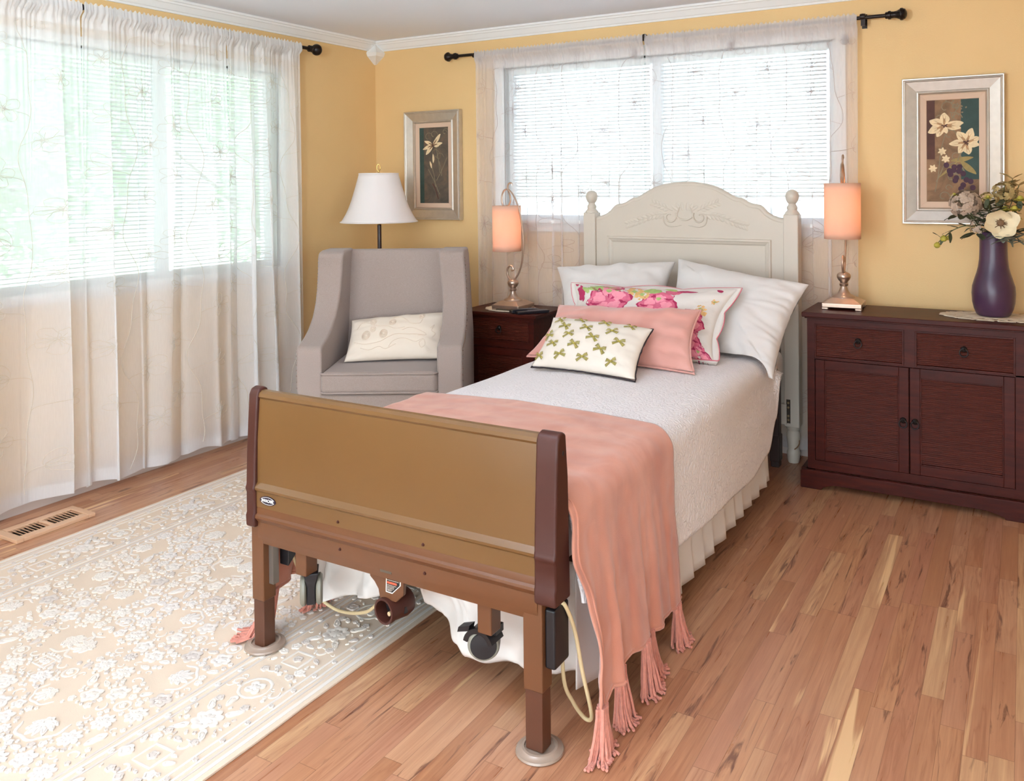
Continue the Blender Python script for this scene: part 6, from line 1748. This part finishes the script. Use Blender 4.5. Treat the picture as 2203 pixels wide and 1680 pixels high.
# ------------------------------------------------------------------ added fill light: a glass bowl lamp hung unseen above the view
def fill_lamp():
    c = (2.25, -4.0)
    t = thing('added_fill_lamp', 'added white glass bowl lamp hung out of view as fill light', 'lamp', (c[0], c[1], 1.80))
    k = NT('fill_lamp_opal'); tn = k.n('BsdfTranslucent'); tn.inputs['Color'].default_value = (0.9, 0.9, 0.9, 1); df = k.n('BsdfDiffuse'); df.inputs['Color'].default_value = (0.9, 0.9, 0.9, 1)
    mx = k.n('MixShader'); mx.inputs[0].default_value = 0.6; k.t.links.new(df.outputs[0], mx.inputs[1]); k.t.links.new(tn.outputs[0], mx.inputs[2]); opal = k.finish(mx.outputs[0])
    obj('canopy', MB().lathe([(0.0, 2.4), (0.065, 2.4), (0.060, 2.38), (0.012, 2.372), (0.0, 2.372)], c=(c[0], c[1], 0), n=28), M_PEWTER, t)
    obj('stem', MB().lathe([(0.006, 2.376), (0.006, 1.81)], c=(c[0], c[1], 0), n=10), M_PEWTER, t)
    obj('bowl', MB().lathe([(0.205, 1.895), (0.200, 1.893), (0.17, 1.85), (0.11, 1.815), (0.03, 1.802), (0.0, 1.802)], c=(c[0], c[1], 0), n=40, cap=False), opal, t, smooth=60, solid=0.004)
    L = bpy.data.lights.new('fill_bowl_light', 'POINT'); L.shadow_soft_size = 0.07; L.energy = FILL_POWER; L.color = (0.76, 0.89, 1.0)
    lo = bpy.data.objects.new('fill_bowl_light', L); COL.objects.link(lo); lo.location = (0, 0, 0.10); lo.parent = t
FILL_POWER = 140.0
fill_lamp()

# ------------------------------------------------------------------ camera
yaw, pitch, roll = radians(29.124), radians(-0.783), radians(-0.567)
F = V((-sin(yaw) * cos(pitch), cos(yaw) * cos(pitch), sin(pitch)))
R0 = V((cos(yaw), sin(yaw), 0)); U0 = R0.cross(F)
Rv = R0 * cos(roll) + U0 * sin(roll); Uv = U0 * cos(roll) - R0 * sin(roll)
cam = bpy.data.cameras.new('camera'); co = bpy.data.objects.new('camera', cam); COL.objects.link(co)
co.matrix_world = Matrix(((Rv.x, Uv.x, -F.x, 3.877), (Rv.y, Uv.y, -F.y, -4.449), (Rv.z, Uv.z, -F.z, 1.432), (0, 0, 0, 1)))
cam.sensor_fit = 'HORIZONTAL'; cam.sensor_width = 36.0; cam.lens = 1813.56 / 2203 * 36
cam.shift_x = -(1194.28 - 1101.5) / 2203; cam.shift_y = (418.55 - 840.0) / 2203
cam.clip_start = 0.05; cam.clip_end = 200
SC.camera = co

# ------------------------------------------------------------------ daylight
w = bpy.data.worlds.new('sky'); SC.world = w; w.use_nodes = True
nt = w.node_tree; nt.nodes.clear()
out = nt.nodes.new('ShaderNodeOutputWorld'); bg = nt.nodes.new('ShaderNodeBackground')
tc = nt.nodes.new('ShaderNodeTexCoord'); sp = nt.nodes.new('ShaderNodeSeparateXYZ'); nt.links.new(tc.outputs['Generated'], sp.inputs[0])
rm = nt.nodes.new('ShaderNodeValToRGB'); nt.links.new(sp.outputs[2], rm.inputs[0])
rm.color_ramp.elements[0].position = 0.0; rm.color_ramp.elements[0].color = (0.84, 0.92, 1.0, 1)
rm.color_ramp.elements[1].position = 0.7; rm.color_ramp.elements[1].color = (0.72, 0.85, 1.0, 1)
# the sun side of an overcast sky, behind the photographer, is brighter
mr = nt.nodes.new('ShaderNodeMapRange'); nt.links.new(sp.outputs[1], mr.inputs['Value'])
for k_, v_ in (('From Min', 0.3), ('From Max', -0.8), ('To Min', 1.0), ('To Max', 4.2)): mr.inputs[k_].default_value = v_
ml = nt.nodes.new('ShaderNodeMath'); ml.operation = 'MULTIPLY'; nt.links.new(mr.outputs[0], ml.inputs[0]); ml.inputs[1].default_value = 1.55
nt.links.new(rm.outputs[0], bg.inputs[0]); nt.links.new(ml.outputs[0], bg.inputs[1]); nt.links.new(bg.outputs[0], out.inputs[0])
sun = bpy.data.lights.new('sun', 'SUN'); sun.energy = 5.0; sun.angle = 0.03; sun.color = (1.0, 0.98, 0.95)
so = bpy.data.objects.new('sun', sun); COL.objects.link(so); so.rotation_euler = V((-0.16, 0.52, -0.84)).to_track_quat('-Z', 'Y').to_euler()
def portal(name, loc, rot, sx, sy):
    L = bpy.data.lights.new(name, 'AREA'); L.shape = 'RECTANGLE'; L.size = sx; L.size_y = sy; L.cycles.is_portal = True
    o = bpy.data.objects.new(name, L); COL.objects.link(o); o.location = loc; o.rotation_euler = rot
portal('portal_left', (-0.16, (W1[0] + W1[1]) / 2, (W1[2] + W1[3]) / 2), (0, radians(-90), 0), W1[3] - W1[2], W1[1] - W1[0])
portal('portal_back', ((W2[0] + W2[1]) / 2, 0.16, (W2[2] + W2[3]) / 2), (radians(-90), 0, 0), W2[1] - W2[0], W2[3] - W2[2])
portal('portal_front', ((W3[0] + W3[1]) / 2, YF - 0.16, (W3[2] + W3[3]) / 2), (radians(90), 0, 0), W3[1] - W3[0], W3[3] - W3[2])
portal('portal_right', (XR + 0.16, (W4[0] + W4[1]) / 2, (W4[2] + W4[3]) / 2), (0, radians(90), 0), W4[3] - W4[2], W4[1] - W4[0])

SC.view_settings.view_transform = 'Standard'; SC.view_settings.look = 'None'
SC.view_settings.gamma = 1.0; SC.view_settings.use_curve_mapping = False
SC.view_settings.exposure = 0.8
SC.cycles.max_bounces = 8; SC.cycles.diffuse_bounces = 5; SC.cycles.glossy_bounces = 3; SC.cycles.transmission_bounces = 6; SC.cycles.transparent_max_bounces = 16
SC.cycles.use_denoising = True
SC.cycles.sample_clamp_indirect = 6.0
